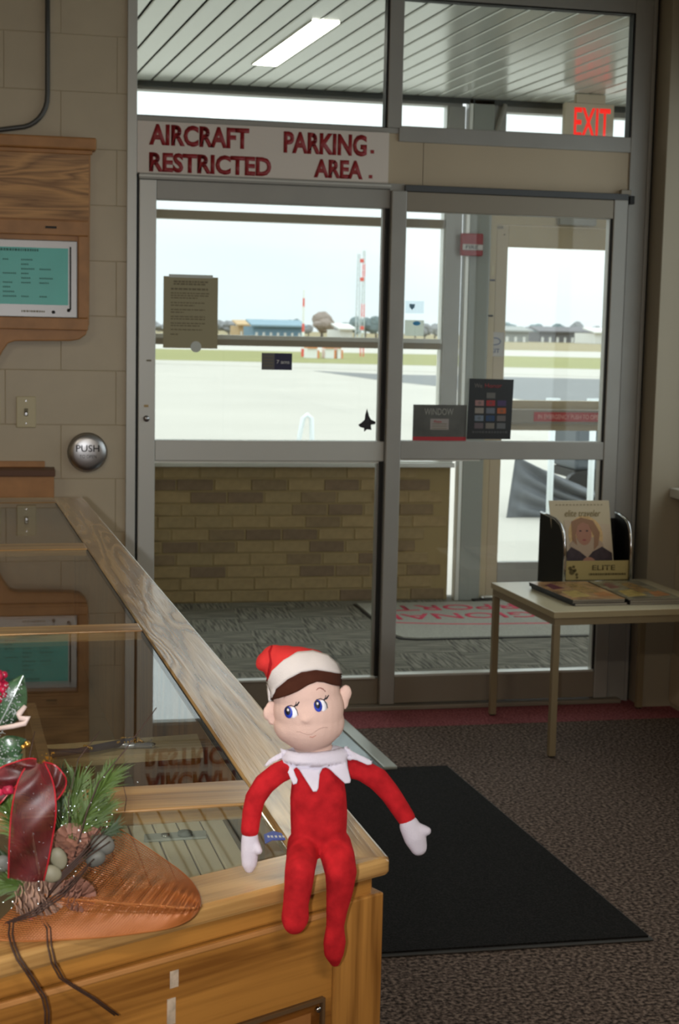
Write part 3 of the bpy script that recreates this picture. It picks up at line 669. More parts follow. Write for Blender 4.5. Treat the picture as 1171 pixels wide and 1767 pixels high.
# oak cabinet end low on the wall
cbn = thing('oak_shelf_cabinet', 'low oak cabinet against the block wall behind the counter', 'cabinet', (-.2, -.15, 0))
a = onY(95, 806, -.12); b = onY(95, 858, -.12)
bx('body', M_OAKC, cbn, -.7, a.x-.004, -.12, -.001, 0, a.z-.035)
bx('top', plain('dark_oak_top', (96, 60, 34), .5), cbn, -.7, a.x, -.13, -.001, a.z-.034, a.z-.01, .002)
bx('back_lip', M_OAKC, cbn, -.7, a.x-.035, -.02, -.001, a.z-.01, a.z+.012, .002)

# ================================================================== OUTDOORS
G = -.1
M_CONC = plain('apron_concrete', (184, 180, 170), .9, nscale=.25, namt=.05)
M_CONC2 = plain('taxiway_concrete', (188, 184, 174), .9)
M_ASPH = plain('asphalt', (116, 118, 118), .9, nscale=.5, namt=.06)
M_GRASS = plain('winter_grass', (140, 140, 88), 1, nscale=.12, namt=.08)
M_FIELD = plain('brown_field', (144, 132, 98), 1, nscale=.03, namt=.08)
def band(name, up, lo, mat, z, label):
    """ground strip between two straight edges, given by where they run in the view and laid out in metres on the ground"""
    (x0, a), (x1, b) = up; (u0, c), (u1, d) = lo
    f = lambda x, X0, A, X1_, B: A+(B-A)*(x-X0)/(X1_-X0)
    xs = (-250, 1500)
    p = [onZ(x, f(x, x0, a, x1, b), G) for x in xs] + [onZ(x, f(x, u0, c, u1, d), G) for x in xs[::-1]]
    return struct(MB().slab([(q.x, q.y) for q in p], G-.3, G+z).build(name, mat, None), label)
struct(MB().slab([(-60, 2.6), (60, 2.6), (400, 85), (-200, 85)], G-.4, G).build('floor_apron', M_CONC, None), 'pale concrete apron outside the doors')
struct(MB().slab([(-900, 80), (1600, 80), (1600, 1500), (-900, 1500)], G-.4, G-.02).build('floor_field', M_FIELD, None), 'dry brown airfield grass')
band('floor_taxiway', ((280, 592), (960, 606)), ((280, 603), (960, 617)), M_CONC2, .01, 'pale concrete taxiway across the airfield')
band('floor_verge', ((280, 602.5), (960, 616.5)), ((280, 621.5), (960, 636)), M_GRASS, .02, 'green grass verge between taxiway and apron')
band('floor_apron_edge', ((280, 621.5), (960, 636)), ((280, 628), (960, 649)), M_CONC, .012, 'pale concrete strip along the grass')
MB().slab([tuple(onZ(x, y, G))[:2] for x, y in ((540, 640), (660, 646), (1060, 655), (1400, 664), (1500, 740), (1060, 706), (900, 690), (760, 667), (660, 657))], G-.2, G+.008).build('floor_asphalt', M_ASPH, None)
struct(bpy.data.objects['floor_asphalt'], 'grey asphalt wedge on the apron')

M_TR = plain('hazy_twigs', (140, 142, 144), 1, nscale=.5, namt=.12); M_TR2 = plain('evergreen_far', (116, 130, 132), 1, nscale=.4, namt=.1)  # distance haze is mixed into the grey twig colour
M_TR3 = plain('rust_twigs', (148, 136, 128), 1, nscale=.5, namt=.1); M_BARK = plain('bark_far', (110, 102, 98), 1)
TRN = [0]
def tree(px, top, half, dist, mat, label, group):
    TRN[0] += 1; dist = dist + (45 if TRN[0] % 2 else 90)
    d = ray(px, 577); d = Vector((d.x, d.y, 0)); p = CAM + d*(dist/d.y); p.z = G; k = dist/FPX
    h = onY(px, top, p.y).z - G; r = half*k*1.45
    t = thing('tree', label, 'tree', p, group); mb = MB()
    for i in range(9):
        a_ = random.uniform(0, 6.28); q_ = random.uniform(0, .62)
        mb.ball((p.x+cos(a_)*r*q_, p.y+sin(a_)*r*q_, p.z+h*random.uniform(.42, .72)), (r*random.uniform(.38, .55), r*.5, h*random.uniform(.18, .27)), 10, 7)
    mb.ball((p.x, p.y, p.z+h*.68), (r*.6, r*.6, h*.31), 12, 8)
    for v in mb.bm.verts:
        v.co += noise.noise_vector(v.co*(.9/k/6))*k*2.2
    mb.build('crown', mat, t); MB().tube([p, (p.x, p.y, p.z+h*.6)], [r*.09, r*.05], 6).build('trunk', M_BARK, t)
gA = 'bare grey trees on the horizon seen through the left door'; gB = 'low dark evergreens behind the blue shed'; gC = 'bare trees on the horizon seen through the outer door'
x = 262
while x < 452:
    tree(x, 549+random.uniform(-4, 12), 13, 320, M_TR, 'bare grey tree on the horizon left of the blue shed', gA); x += random.uniform(19, 25)
x = 452
while x < 520:
    tree(x, 553+random.uniform(-3, 4), 11, 330, M_TR2, 'low dark evergreen on the horizon behind the blue shed', gB); x += random.uniform(14, 18)
tree(555, 537, 21, 280, M_TR3, 'round rust brown bare tree right of the striped mast', None)
for x in (532, 578): tree(x, 560, 9, 290, M_TR, 'small bare tree beside the round rust brown tree', 'small trees flanking the round tree')
x = 596
while x < 662: tree(x, 548+random.uniform(-4, 9), 13, 320, M_TR2, 'bluish grey tree on the horizon behind the lattice masts', 'trees behind the lattice masts'); x += random.uniform(15, 20)
x = 716
while x < 765: tree(x, 553+random.uniform(-3, 8), 11, 320, M_TR, 'bare grey tree seen through the narrow outer pane', 'trees in the narrow pane'); x += random.uniform(16, 20)
x = 874
while x < 1060: tree(x, 562+random.uniform(-9, 7), 12, 340, M_TR if random.random() < .6 else M_TR2, 'bare tree on the horizon seen through the outer door pane', gC); x += random.uniform(15, 20)
def far_box(name, label, x0, x1, top, bot, dist, mat, roof=None, cat='building'):
    a = onY(x0, top, dist); b = onY(x1, top, dist); t = thing(name, label, cat, (a.x, dist, G))
    hz = onY(x0, bot, dist).z
    bx('walls', mat, t, a.x, b.x, dist, dist+12, min(hz, G), a.z)
    rm = roof or mat
    MB().prism([(a.x-.5, dist-1, a.z), (b.x+.5, dist-1, a.z), (b.x+.5, dist+6, a.z+(b.x-a.x)*.02+.8), (a.x-.5, dist+6, a.z+(b.x-a.x)*.02+.8)], (0, 0, .3)).build('roof', rm, t)
    n = max(2, int((x1-x0)/12))
    for i in range(n):
        xx = a.x+(b.x-a.x)*(i+.3)/n; bx('door_panel', M_WHITE, t, xx, xx+(b.x-a.x)/n*.3, dist-.2, dist, G, G+(a.z-G)*.5)
far_box('hangar', 'long pale blue hangar left of the striped mast', 437, 523, 563, 578, 260, plain('hangar_blue', (110, 142, 162), .8), plain('hangar_roof', (130, 156, 170), .8))
far_box('shed', 'small tan shed at the left end of the blue hangar', 412, 430, 562, 578, 285, plain('shed_tan', (190, 164, 126), .9))
far_box('house', 'small white house at the foot of the lattice masts', 587, 608, 569, 580, 262, M_WHITE)
far_box('hangar', 'long low dark hangar seen through the outer door', 930, 1020, 573, 584, 330, plain('hangar_grey', (110, 108, 110), .9))
far_box('hangar', 'pale low hangar at the left edge of the outer door pane', 868, 912, 572, 583, 310, plain('hangar_pale', (150, 152, 148), .9))
far_box('hangar', 'white low hangar at the right of the outer door pane', 1026, 1062, 575, 585, 300, M_WHITE)
M_MR = plain('mast_red', (226, 96, 84), .6); M_MW = plain('mast_white', (236, 238, 236), .6); M_MG = plain('mast_grey', (196, 206, 208), .6)
def mast(px, top, bot, dist, label, cols, wpx, lattice=False, boxes=()):
    dist = onZ(px, bot, G).y if bot > 600 else dist
    p = onY(px, bot, dist); p.z = G; t0 = onY(px, top, dist); t = thing('mast', label, 'mast', p); h = t0.z-p.z; r = wpx*dist/FPX/2; n = 8
    for i in range(n):
        z0, z1 = p.z+h*i/n, p.z+h*(i+1)/n; mm = cols[i % len(cols)]; rr = r*(1-.5*i/n)
        mb = MB()
        if lattice:
            for sx in (-1, 1):
                for sy in (-1, 1): mb.tube([(p.x+sx*rr, dist+sy*rr, z0), (p.x+sx*rr, dist+sy*rr, z1)], r*.16, 4)
            for k in range(4):
                za, zb = z0+(z1-z0)*k/4, z0+(z1-z0)*(k+1)/4; s_ = 1 if k % 2 else -1
                mb.tube([(p.x-s_*rr, dist-rr, za), (p.x+s_*rr, dist-rr, zb)], r*.11, 4)
        else: mb.tube([(p.x, dist, z0), (p.x, dist, z1)], rr, 8)
        mb.build('mast_section', mm, t)
    for by in boxes:
        q_ = onY(px, by, dist); MB().box(q_.x-r*.9, q_.x+r*1.1, dist-r, dist+r, q_.z-r*1.1, q_.z+r*1.1).build('beacon_box', M_MR, t)
mast(522, 500, 616, 105, 'slender red and white striped mast left of the round tree', [M_MR, M_MW, M_MW], 6)
mast(616, 438, 585, 150, 'tall grey lattice mast, left one of the pair', [M_MG], 7, True)
mast(624, 432, 616, 110, 'tall lattice mast with red beacon boxes, right one of the pair', [M_MR, M_MG, M_MG], 6, True, (450, 482, 566))
for i, (x0, x1) in enumerate(((530, 547), (561, 576), (582, 588))):
    BY = onZ(550, 618, G+.03).y; a = onY(x0, 601, BY); b = onY(x1, 617, BY); b.z = G+.025
    t = thing('barrier', ('white airfield barrier box nearest the striped mast', 'white airfield barrier box, middle of the three', 'narrow white barrier box, right one of the three')[i], 'barrier', (a.x, BY, G), 'airfield barriers')
    bx('box_body', M_MW, t, a.x, b.x, BY, BY+1, b.z, a.z); bx('orange_cap', plain('orange_%d' % i, (216, 140, 90), .7), t, a.x, b.x, BY-.1, BY+1, a.z, a.z+.18)
    bx('orange_side', MATS['orange_%d' % i], t, b.x, b.x+.12, BY, BY+1, b.z, a.z-.1)
# white hoop rail and posts with a draped black tarp
q = onZ(527, 800, G); hy = 11.0
def wp(x, y, Y): v = onY(x, y, Y); return v
hp = [wp(508, 800, hy), wp(517, 750, hy), wp(523, 722, hy), wp(530, 716, hy), wp(537, 722, hy), wp(538, 760, hy), wp(538, 800, hy)]
hp[0].z = G; hp[-1].z = G
hoop = MB().tube(hp, .028, 8).build('hoop_rail', plain('rail_white', (226, 234, 236), .5), None, True); tag(hoop, 'white metal hoop rail standing on the apron', 'railing')
MP = MATS['rail_white']
for x, lb in ((950, 'white post in front of the tarp, left one of two'), (1020, 'white post in front of the tarp, right one of two')):
    q = onZ(x, 880, G); t = thing('white_post', lb, 'post', (q.x, 5.0, G)); q = onY(x, 800, 5.0)
    MB().tube([(q.x, 5.0, G), (q.x, 5.0, 1.02)], .024, 12).build('post', MP, t, True); MB().tube([(q.x, 5, G), (q.x, 5, G+.02)], .06, 16).build('post_base', MP, t)
    bx('cap_rail', MP, t, q.x-.05, q.x+.05, 4.98, 5.02, 1.0, 1.03)
M_TARP = plain('black_tarp', (84, 88, 92), .5, nscale=5, namt=.3)
TY = onZ(900, 893, G).y; a0, a1, b0, b1 = onY(889, 786, TY), onY(1090, 862, TY), onY(873, 890, TY), onY(1090, 895, TY); b0.z = b1.z = G
def tf(u, v):
    top = a0.lerp(a1, u); top.z -= .05*sin(pi*u); bo = b0.lerp(b1, u); p = top.lerp(bo, v)
    return Vector((p.x, p.y+min(1, u*5)*(.03*sin(v*21-u*9)+.02*sin(v*9-u*5)), p.z))
tp = MB().grid(tf, 40, 40).build('hanging_tarp', M_TARP, None, True, fix=False); tp.modifiers.new('s', 'SOLIDIFY').thickness = .01
tag(tp, 'dark grey draped tarp hanging behind the white posts outside', 'tarp')
far = onY(996, 800, 7.2); t = thing('utility_cart', 'dark cart behind the right white post outside', 'cart', (far.x+.1, 7.3, G))
bx('body', plain('cart_dark', (70, 78, 84), .5), t, far.x-.02, far.x+.45, 7.2, 7.8, .28, .72, .03)
for s_ in (.06, .36):
    MB().tube([(far.x+s_, 7.18, G+.19), (far.x+s_, 7.26, G+.19)], .19, 18).build('wheel', M_BLACK, t)
bx('chassis', M_GASK, t, far.x-.02, far.x+.45, 7.22, 7.78, .2, .28)

# ================================================================== FLOOR THINGS
a, b = onZ(772, 1319, .01), onZ(1128, 1618, .01)
wd = .95; dvv = (b-a).normalized(); dl = Vector((-1, .01, 0)).normalized()
c = b + dl*wd; d = a + dl*wd
bm_ = thing('floor_mat', 'large black rubber backed floor mat on the brown carpet', 'mat', ((a.x+c.x)/2, (a.y+c.y)/2, 0))
MB().slab([tuple(v)[:2] for v in (a, b, c, d)], .0008, .006).build('mat_rim', plain('mat_rim_rubber', (58, 56, 54), .6), bm_, bevel=.002)
ce = (a+b+c+d)/4
MB().slab([tuple(ce+(v-ce)*.982)[:2] for v in (a, b, c, d)], .006, .011).build('mat_pile', M_MAT, bm_)
p0, p1 = onZ(598, 1243, .02), onZ(683, 1320, .02)
fp = thing('floor_plate', 'grey metal floor plate with pale edging beyond the black mat', 'floor plate', (p0.x-.25, -.46, 0))
u_ = (p1-p0).normalized(); l_ = Vector((-1, -.03, 0))
e_ = [p0+u_*-.02, p0+u_*.625]; 
MB().slab([tuple(v)[:2] for v in (e_[0]+l_*.05, e_[1]+l_*.05, e_[1]+l_*.55, e_[0]+l_*.55)], .001, .014).build('plate', plain('plate_grey', (128, 142, 144), .2, .3), fp)
MB().slab([tuple(v)[:2] for v in (e_[0], e_[1], e_[1]+l_*.05, e_[0]+l_*.05)], .001, .021).build('edge_strip', plain('plate_edge', (168, 170, 160), .35, .3), fp, bevel=.004)

# ---- table with magazines
TZ = .53
tn, tfl, tfr = onZ(958, 1056, TZ), onZ(848, 1005, TZ), onZ(1110, 999, TZ)
ux = (tfr-tfl).normalized(); uy = Vector((ux.y, -ux.x, 0)); wx = (tfr-tfl).length; wy = abs((tn-tfl).dot(uy)); O = tfl
def T(a, b, z=TZ): p = O+ux*a+uy*b; return Vector((p.x, p.y, z))
tb = thing('side_table', 'square beige laminate table with thin square legs by the doors', 'table', T(wx/2, wy/2, 0))
wx = .66
def tbox(name, mat, par, a0, a1, b0, b1, z0, z1, bev=0): return MB().slab([tuple(T(a, b))[:2] for a, b in ((a0, b0), (a1, b0), (a1, b1), (a0, b1))], z0, z1).build(name, mat, par, bevel=bev)
tbox('tabletop', M_TABLE, tb, 0, wx, 0, wy, TZ-.024, TZ, .002)
tbox('edge_band', M_TEDGE, tb, -.0012, wx+.0012, -.0012, wy+.0012, TZ-.0225, TZ-.0015)
for (a0, a1, b0, b1) in ((.004, wx-.004, .004, .026), (.004, wx-.004, wy-.026, wy-.004), (.004, .026, .026, wy-.026), (wx-.026, wx-.004, .026, wy-.026)):
    tbox('apron', M_TLEG, tb, a0, a1, b0, b1, TZ-.05, TZ-.0245, .001)
for a0 in (.003, wx-.027):
    for b0 in (.003, wy-.027): tbox('leg', M_TLEG, tb, a0, a0+.024, b0, b0+.024, .006, TZ-.05, .001); tbox('foot_pad', M_GASK, tb, a0+.003, a0+.021, b0+.003, b0+.021, .0, .006)
# holder
hl = onZ(929, 1008, TZ); hr_ = onZ(1066, 1000, TZ)
hd = thing('magazine_holder', 'black magazine holder with chrome edged sides on the beige table', 'magazine holder', (hl.x+.15, hl.y, TZ))
HX = [onZ(972, 1012, TZ), onZ(1090, 1012, TZ)]; hgt = .265
def side(xf, yf, xb, yb, nm):
    # profile in (depth t: 0 front .. 1 back, z)
    prof = [(0, 0), (0, .14), (.03, .175), (.10, .21), (.22, .238), (.42, .256), (.7, .266), (1, .272), (1, 0)]
    pts = [Vector((xf+(xb-xf)*t, yf+(yb-yf)*t, TZ+.001+z)) for t, z in prof]
    MB().prism(pts, (.004, 0, 0)).build('side_panel', M_BLACK, hd)
    MB().tube([p+Vector((.002, -.002, 0)) for p in pts[:8]], [.0065]*8, 8).build('chrome_edge', M_CHROME, hd, True)
fy = HX[0].y; by = fy+.13
lx = HX[0].x-.002; rx = HX[1].x-.003
side(lx, fy, onY(929, 960, by).x, by, 'l'); side(rx, fy, onY(1058, 960, by).x, by, 'r')
bxl = onY(929, 960, by).x; bxr = onY(1058, 960, by).x
MB().prism([(bxl, by, TZ+.002), (bxr, by, TZ+.002), (bxr, by, TZ+.25), (bxl, by, TZ+.25)], (0, .004, 0)).build('back_panel', M_BLACK, hd)
MB().slab([(lx+.006, fy), (rx, fy), (bxr, by), (bxl+.006, by)], TZ+.001, TZ+.012).build('base_tray', M_BLACK, hd)
MB().tube([(lx, fy-.003, TZ+.018), (rx, fy-.003, TZ+.018)], .004, 8).build('front_rod', M_CHROME, hd, True)
es = thing('elite_sign', 'gold sign reading ELITE in front of the upright magazine', 'sign', ((lx+rx)/2, fy-.004, TZ+.02))
z0_, z1_ = onY(972, 1002, fy-.006).z, onY(972, 969, fy-.006).z
bx('plaque', M_GOLDP, es, lx+.008, rx-.004, fy+.004, fy+.008, z0_, z1_)
text('sign_text', 'ELITE', (lx+.118, fy+.004, z0_+.038), X1, Z1, .095, .020, plain('plaque_ink', (90, 78, 40), .5), es, bold=.01)
mbt = MB(); x = lx+.105
while x < rx-.02: e = random.uniform(.003, .01); mbt.box(x, x+e, fy+.0032, fy+.004, z0_+.018, z0_+.026); x += e+.002
mbt.build('fine_print', MATS['plaque_ink'], es)
mb = MB()
for k, (u, v, r) in enumerate([(.0, .0, .012), (.012, .006, .007), (.02, -.01, .006), (-.008, .014, .008), (.006, .02, .006), (.022, -.022, .005)]): mb.tube([(lx+.035+u, fy+.0030, z0_+.032+v), (lx+.035+u, fy+.0038, z0_+.032+v)], r, 12)
mb.build('globe_emblem', MATS['plaque_ink'], es)
# upright magazine
my = fy+.05; a = onY(947, 864, my+.03); b = onY(1050, 864, my+.03); c0 = onY(974, 970, my); c1 = onY(1056, 970, my)
mg = thing('magazine', 'upright magazine with a fair haired woman on its cover in the holder', 'magazine', (c0.x+.1, my, TZ+.015))
zt_ = a.z; zb_ = TZ+.016; xl0, xl1 = a.x, b.x
def mp_(u, v, o=0):   # u across 0..1, v up 0..1 on the leaning cover
    x0_ = a.x+.03*(1-v); x1_ = b.x+.028*(1-v); return Vector((x0_+(x1_-x0_)*u, my+.03*v-o, zb_+(zt_-zb_)*v))
MB().prism([mp_(0, 0), mp_(1, 0), mp_(1, 1), mp_(0, 1)], (0, .006, 0)).build('cover', M_CREAMP, mg)
def flat(name, pts, mat, o, par=mg, th=.0004): return MB().prism([mp_(u, v, o) for u, v in pts], (0, -th, 0)).build(name, mat, par)
def ell(cu_, cv_, ru, rv, n=28, a0=0, a1=2*pi): return [(cu_+ru*cos(a0+(a1-a0)*k/n), cv_+rv*sin(a0+(a1-a0)*k/n)) for k in range(n)]
flat('photo_ground', [(.22, .06), (.98, .06), (.98, .70), (.22, .76)], plain('cover_warm', (196, 176, 150), .4), .0004)
flat('hair_print', ell(.56, .56, .29, .25), plain('print_hair', (206, 172, 120), .4, nscale=60, namt=.15), .0009)
flat('scarf_print', ell(.56, .42, .29, .13), plain('print_scarf', (176, 152, 128), .4), .0012)
flat('coat_print', [(.20, .06), (.98, .06), (.98, .34), (.82, .42), (.66, .36), (.56, .28), (.44, .36), (.30, .42), (.20, .34)], plain('print_coat', (62, 48, 52), .4, nscale=40, namt=.3), .0016)
flat('face_print', ell(.53, .59, .13, .15), plain('print_skin', (168, 120, 98), .4), .0020)
flat('hair_print', [(.34, .74), (.50, .79), (.70, .75), (.80, .60), (.76, .44), (.68, .38), (.70, .56), (.62, .70), (.52, .73), (.44, .69), (.39, .58), (.40, .44), (.33, .50)], plain('print_hair_dark', (150, 112, 84), .4), .0024)
flat('hand_print', ell(.58, .20, .12, .09), MATS['print_skin'], .0024)
for eu in (.475, .585): flat('eye_print', ell(eu, .62, .022, .010, 12), MATS['print_coat'], .0026)
flat('lips_print', ell(.53, .505, .032, .011, 12), plain('print_lips', (150, 76, 76), .4), .0026)
text('magazine_title', 'elite traveler', mp_(.24, .80, .001), mp_(1, 0)-mp_(0, 0), mp_(0, 1)-mp_(0, 0), (b.x-a.x)*.60, .026, plain('title_ink', (128, 112, 66), .5), mg, bold=0, slant=.3)
mbt = MB()
for k in range(14): p_ = mp_(.10+.058*k, .94, .0006); mbt.box(p_.x, p_.x+.007, p_.y-.0004, p_.y, p_.z, p_.z+.005)
mbt.build('cover_line', plain('line_ink', (158, 146, 120), .5), mg)
# two piles of magazines lying flat
covers = [(150, 96, 60), (96, 84, 70), (60, 62, 70)]
def pile(c4, n, zs, labels, cols, grp):
    z = TZ+.0006
    for k in range(n):
        th = zs[k]; j = Vector((random.uniform(-.006, .006), random.uniform(-.006, .006), 0))
        cc = [Vector(p)+j for p in c4]; ctr = sum(cc, Vector())/4
        t = thing('magazine', labels[k], 'magazine', (ctr.x, ctr.y, z), grp)
        xy = [tuple(p)[:2] for p in cc]
        MB().slab([tuple(ctr+(p-ctr)*.985)[:2] for p in cc], z+.0006, z+th-.0006).build('pages', plain('pages_%d_%d' % (int(ctr.x*1000), k), (170, 162, 146), .8), t)
        cm = plain('cover_%d_%d' % (int(ctr.x*1000), k), cols[k], .25, nscale=14, namt=.5)
        MB().slab(xy, z+th-.0006, z+th).build('front_cover', cm, t); MB().slab(xy, z, z+.0006).build('back_cover', M_GASK, t)
        MB().slab([tuple(cc[0])[:2], tuple(cc[0].lerp(cc[1], .02))[:2], tuple(cc[3].lerp(cc[2], .02))[:2], tuple(cc[3])[:2]], z+.0006, z+th-.0006).build('spine', M_GASK, t)
        if k == n-1:
            for (u0, u1, v0, v1, cl) in ((.1, .5, .1, .5, (176, 150, 84)), (.45, .8, .3, .9, (142, 110, 66)), (.6, .95, .1, .4, (170, 112, 66)), (.1, .35, .55, .9, (110, 60, 64))):
                f_ = lambda u, v: cc[0].lerp(cc[1], u).lerp(cc[3].lerp(cc[2], u), v)
                MB().slab([tuple(f_(u, v))[:2] for u, v in ((u0, v0), (u1, v0+.06), (u1-.05, v1), (u0+.05, v1-.08))], z+th, z+th+.0003).build('cover_print', plain('cp_%d_%d' % (int(ctr.x*1000), int(u0*100)), cl, .25, nscale=30, namt=.3), t)
        z += th
q0 = [onZ(987, 1046, TZ), onZ(1079, 1044, TZ), onZ(1072, 1016, TZ), onZ(938, 1020, TZ)]
pile([q0[0]+Vector((0, 0, 0)), q0[1], Vector((q0[1].x-.005, fy-.03, TZ)), Vector((q0[0].x-.03, fy-.03, TZ))], 3, (.009, .008, .007),
     ('bottom magazine of the pile in front of the holder', 'middle magazine of the pile in front of the holder', 'top magazine with yellow cover picture in front of the holder'), [(80, 78, 80), (110, 100, 92), (160, 122, 84)], None)
r0 = onZ(1083, 1044, TZ)
pile([r0, Vector((r0.x+.21, r0.y-.0, TZ)), Vector((r0.x+.205, fy-.02, TZ)), Vector((r0.x, fy-.02, TZ))], 3, (.009, .008, .006),
     ('bottom magazine of the pile at the right table edge', 'middle magazine of the pile at the right table edge', 'top magazine with dark picture at the right table edge'), [(90, 90, 84), (120, 112, 98), (124, 116, 94)], None)

# ================================================================== SHOWCASE COUNTER
CT = .97; A0 = Vector((.366, -4.313, 0)); cu = Vector((-.0523, .9986, 0)); cv = Vector((-.9986, -.0523, 0))
def Cp(s, t, z=0): p = A0+cu*s+cv*t; return Vector((p.x, p.y, z))
fs_ = lambda t: -.435*t
ct = thing('showcase_counter', 'long glass topped oak showcase counter running to the block wall', 'counter', Cp(1.6, .3, 0))
WT = .66
def cslab(name, mat, st, z0, z1, bev=0, par=ct): return MB().slab([tuple(Cp(s, t))[:2] for s, t in st], z0, z1).build(name, mat, par, bevel=bev)
cslab('top_rail', M_OAK, [(0, 0), (3.27, 0), (3.27, .093), (-.002, .093)], CT-.018, CT, .004)
cslab('top_rail', M_OAK, [(0, WT-.09), (3.27, WT-.09), (3.27, WT), (fs_(WT), WT), (fs_(WT-.09), WT-.09)], CT-.018, CT, .003)
cslab('top_rail', M_OAKFT, [(fs_(0)-.0005, -.0005), (fs_(.0935)+.075, .0935), (fs_(WT-.09)+.085, WT-.09), (fs_(WT-.09), WT-.09)], CT-.0185, CT+.0004, .004)
for a_, b_ in ((.199, .287), (1.187, 1.25), (2.175, 2.275), (3.14, 3.268)):
    cslab('crossbar', M_OAKX, [(a_, .0925), (b_, .0925), (b_, WT-.0895), (a_, WT-.0895)], CT-.018, CT+.0003, .002)
for (a_, b_) in ((.29, 1.184), (1.253, 2.172), (2.278, 3.137)):
    cslab('glass_pane', M_GLASSC, [(a_, .095), (b_, .095), (b_, WT-.092), (a_, WT-.092)], CT-.0075, CT-.0015)
cslab('glass_pane', M_GLASSC, [(fs_(.095)+.079, .096), (.196, .096), (.196, WT-.092), (fs_(WT-.092)+.088, WT-.092)], CT-.0075, CT-.0015)
cslab('glass_gasket', M_GASK, [(.29, .0925), (3.137, .0925), (3.137, .0955), (.29, .0955)], CT-.009, CT-.0022)
# moulding under the top, body panels
def ins(d):   # outline inset from the top slab
    return [(d*1.2, d), (3.27-d, d), (3.27-d, WT-d), (fs_(WT)+d*1.3, WT-d)]
cslab('side_panel', M_OAKV, [(.03, .012), (3.25, .012), (3.25, .03), (.03, .03)], .06, CT-.0185)
cslab('side_panel', M_OAKC, [(-.2, WT-.03), (3.25, WT-.03), (3.25, WT-.012), (-.2, WT-.012)], .06, CT-.0185)
cslab('end_panel', M_OAKC, [(3.23, .03), (3.25, .03), (3.25, WT-.03), (3.23, WT-.03)], .06, CT-.0185)
cslab('plinth', M_GASK, [(.05, .03), (3.2, .03), (3.2, WT-.03), (-.2, WT-.03)], 0, .06)
cslab('case_floor', M_INNER, [(.3, .031), (3.22, .031), (3.22, WT-.031), (.3, WT-.031)], .50, .515)
fd = Vector((-.895, -.446, 0)).normalized(); fn = Vector((.446, -.895, 0)).normalized()
def Fp(l, z, off=0): p = A0+fd*l+fn*off; return Vector((p.x, p.y, z))
def onF(x, y, off=0):
    v = ray(x, y); o = A0+fn*off; k = (Vector((o.x, o.y, 0))-Vector((CAM.x, CAM.y, 0))).dot(fn)/v.dot(fn); return CAM+v*k
def fbox(name, mat, l0, l1, z0, z1, o0, o1, bev=0, par=ct):
    return MB().hexa([Fp(l0, z0, o1), Fp(l0, z0, o0), Fp(l1, z0, o0), Fp(l1, z0, o1), Fp(l0, z1, o1), Fp(l0, z1, o0), Fp(l1, z1, o0), Fp(l1, z1, o1)]).build(name, mat, par, bevel=bev)
LF = WT/.917+.0
fbox('cove_moulding', M_OAKF, .012, LF-.02, CT-.042, CT-.0187, -.035, -.012, .003)
fbox('front_stile', M_OAKV, .002, .064, .06, CT-.038, -.04, -.006, .002)
fbox('front_panel', M_OAKF, .0645, LF-.02, .06, CT-.0425, -.04, -.009, .001)
fbox('moulding_shadow_line', M_OAKC, .066, LF-.02, CT-.048, CT-.0428, -.02, -.0065, .001)
# framed clear pane on the front
q = onF(558, 1722, -.004); ql = (Vector((q.x, q.y, 0))-A0).dot(fd)
fbox('holder_pane', glass('acrylic', (.9, .86, .82), .8), ql+.001, ql+.32, q.z-.35, q.z, -.0085, -.0055)
fbox('holder_edge', plain('acrylic_edge', (96, 74, 52), .25), ql+.001, ql+.32, q.z-.004, q.z, -.0087, -.0035); fbox('holder_edge', MATS['acrylic_edge'], ql-.002, ql+.001, q.z-.35, q.z, -.0087, -.0035)
fbox('inset_wood', M_OAKC, ql+.012, ql+.31, q.z-.34, q.z-.014, -.0088, -.0083)
MB().tube([Fp(ql+.007, q.z-.010, -.0055), Fp(ql+.007, q.z-.010, -.002)], .0028, 10).build('screw', M_CHROME, ct, True)
for (x0, y0, x1, y1, lb) in ((303, 1674, 307, 1702, 'upper'), (298, 1722, 304, 1765, 'lower')):
    a, b = onF(x0, y0, -.0085), onF(x1, y1, -.0085); l0 = (Vector((a.x, a.y, 0))-A0).dot(fd)
    t_ = thing('tape_strip', lb+' whitish strip of old tape on the oak counter front', 'tape', b)
    fbox('tape', plain('old_tape_'+lb, (188, 170, 150), .4, nscale=90, namt=.3), l0-.003, l0+.006, b.z, a.z, -.0088, -.0082, par=t_)
# slatted tray in the first bay
dk = .80; X0 = onZ(230, 1395, dk).x
cslab('slat_bed', M_SLATG, [(-.01, .04), (.82, .04), (.82, .30), (-.07, .30)], dk-.02, dk-.004)
slm = meshof(MB().box(-.0155, .0155, -.41, .41, -.006, 0), 'slat', M_SLATT, .0012)
for i in range(8):
    p = Cp(.40, .064+i*.034, dk); inst(slm, 'slat', p, ct, math.atan2(-cu.x, cu.y))
cslab('tray_wall', M_INNER, [(-.07, .30), (.82, .30), (.82, .315), (-.07, .315)], dk-.02, CT-.03)
cslab('tray_floor', M_INNER, [(-.07, .316), (.82, .316), (.82, WT-.031), (-.2, WT-.031)], dk-.02, dk-.01)
cslab('tray_end', M_INNER, [(.82, .031), (.83, .031), (.83, WT-.031), (.82, WT-.031)], .515, dk-.004)
sh = [onZ(*p, .85) for p in ((-60, 1322), (350, 1293), (340, 1266), (-60, 1296))]
MB().slab([tuple(p)[:2] for p in sh], .846, .85).build('shelf', plain('shelf_edge', (186, 166, 128), .5), ct)
MB().slab([tuple(p+Vector((0, -.004, 0)))[:2] for p in (sh[0], sh[1], sh[1]+Vector((0, .01, 0)), sh[0]+Vector((0, .01, 0)))], .838, .846).build('shelf_lip', MATS['shelf_edge'], ct)
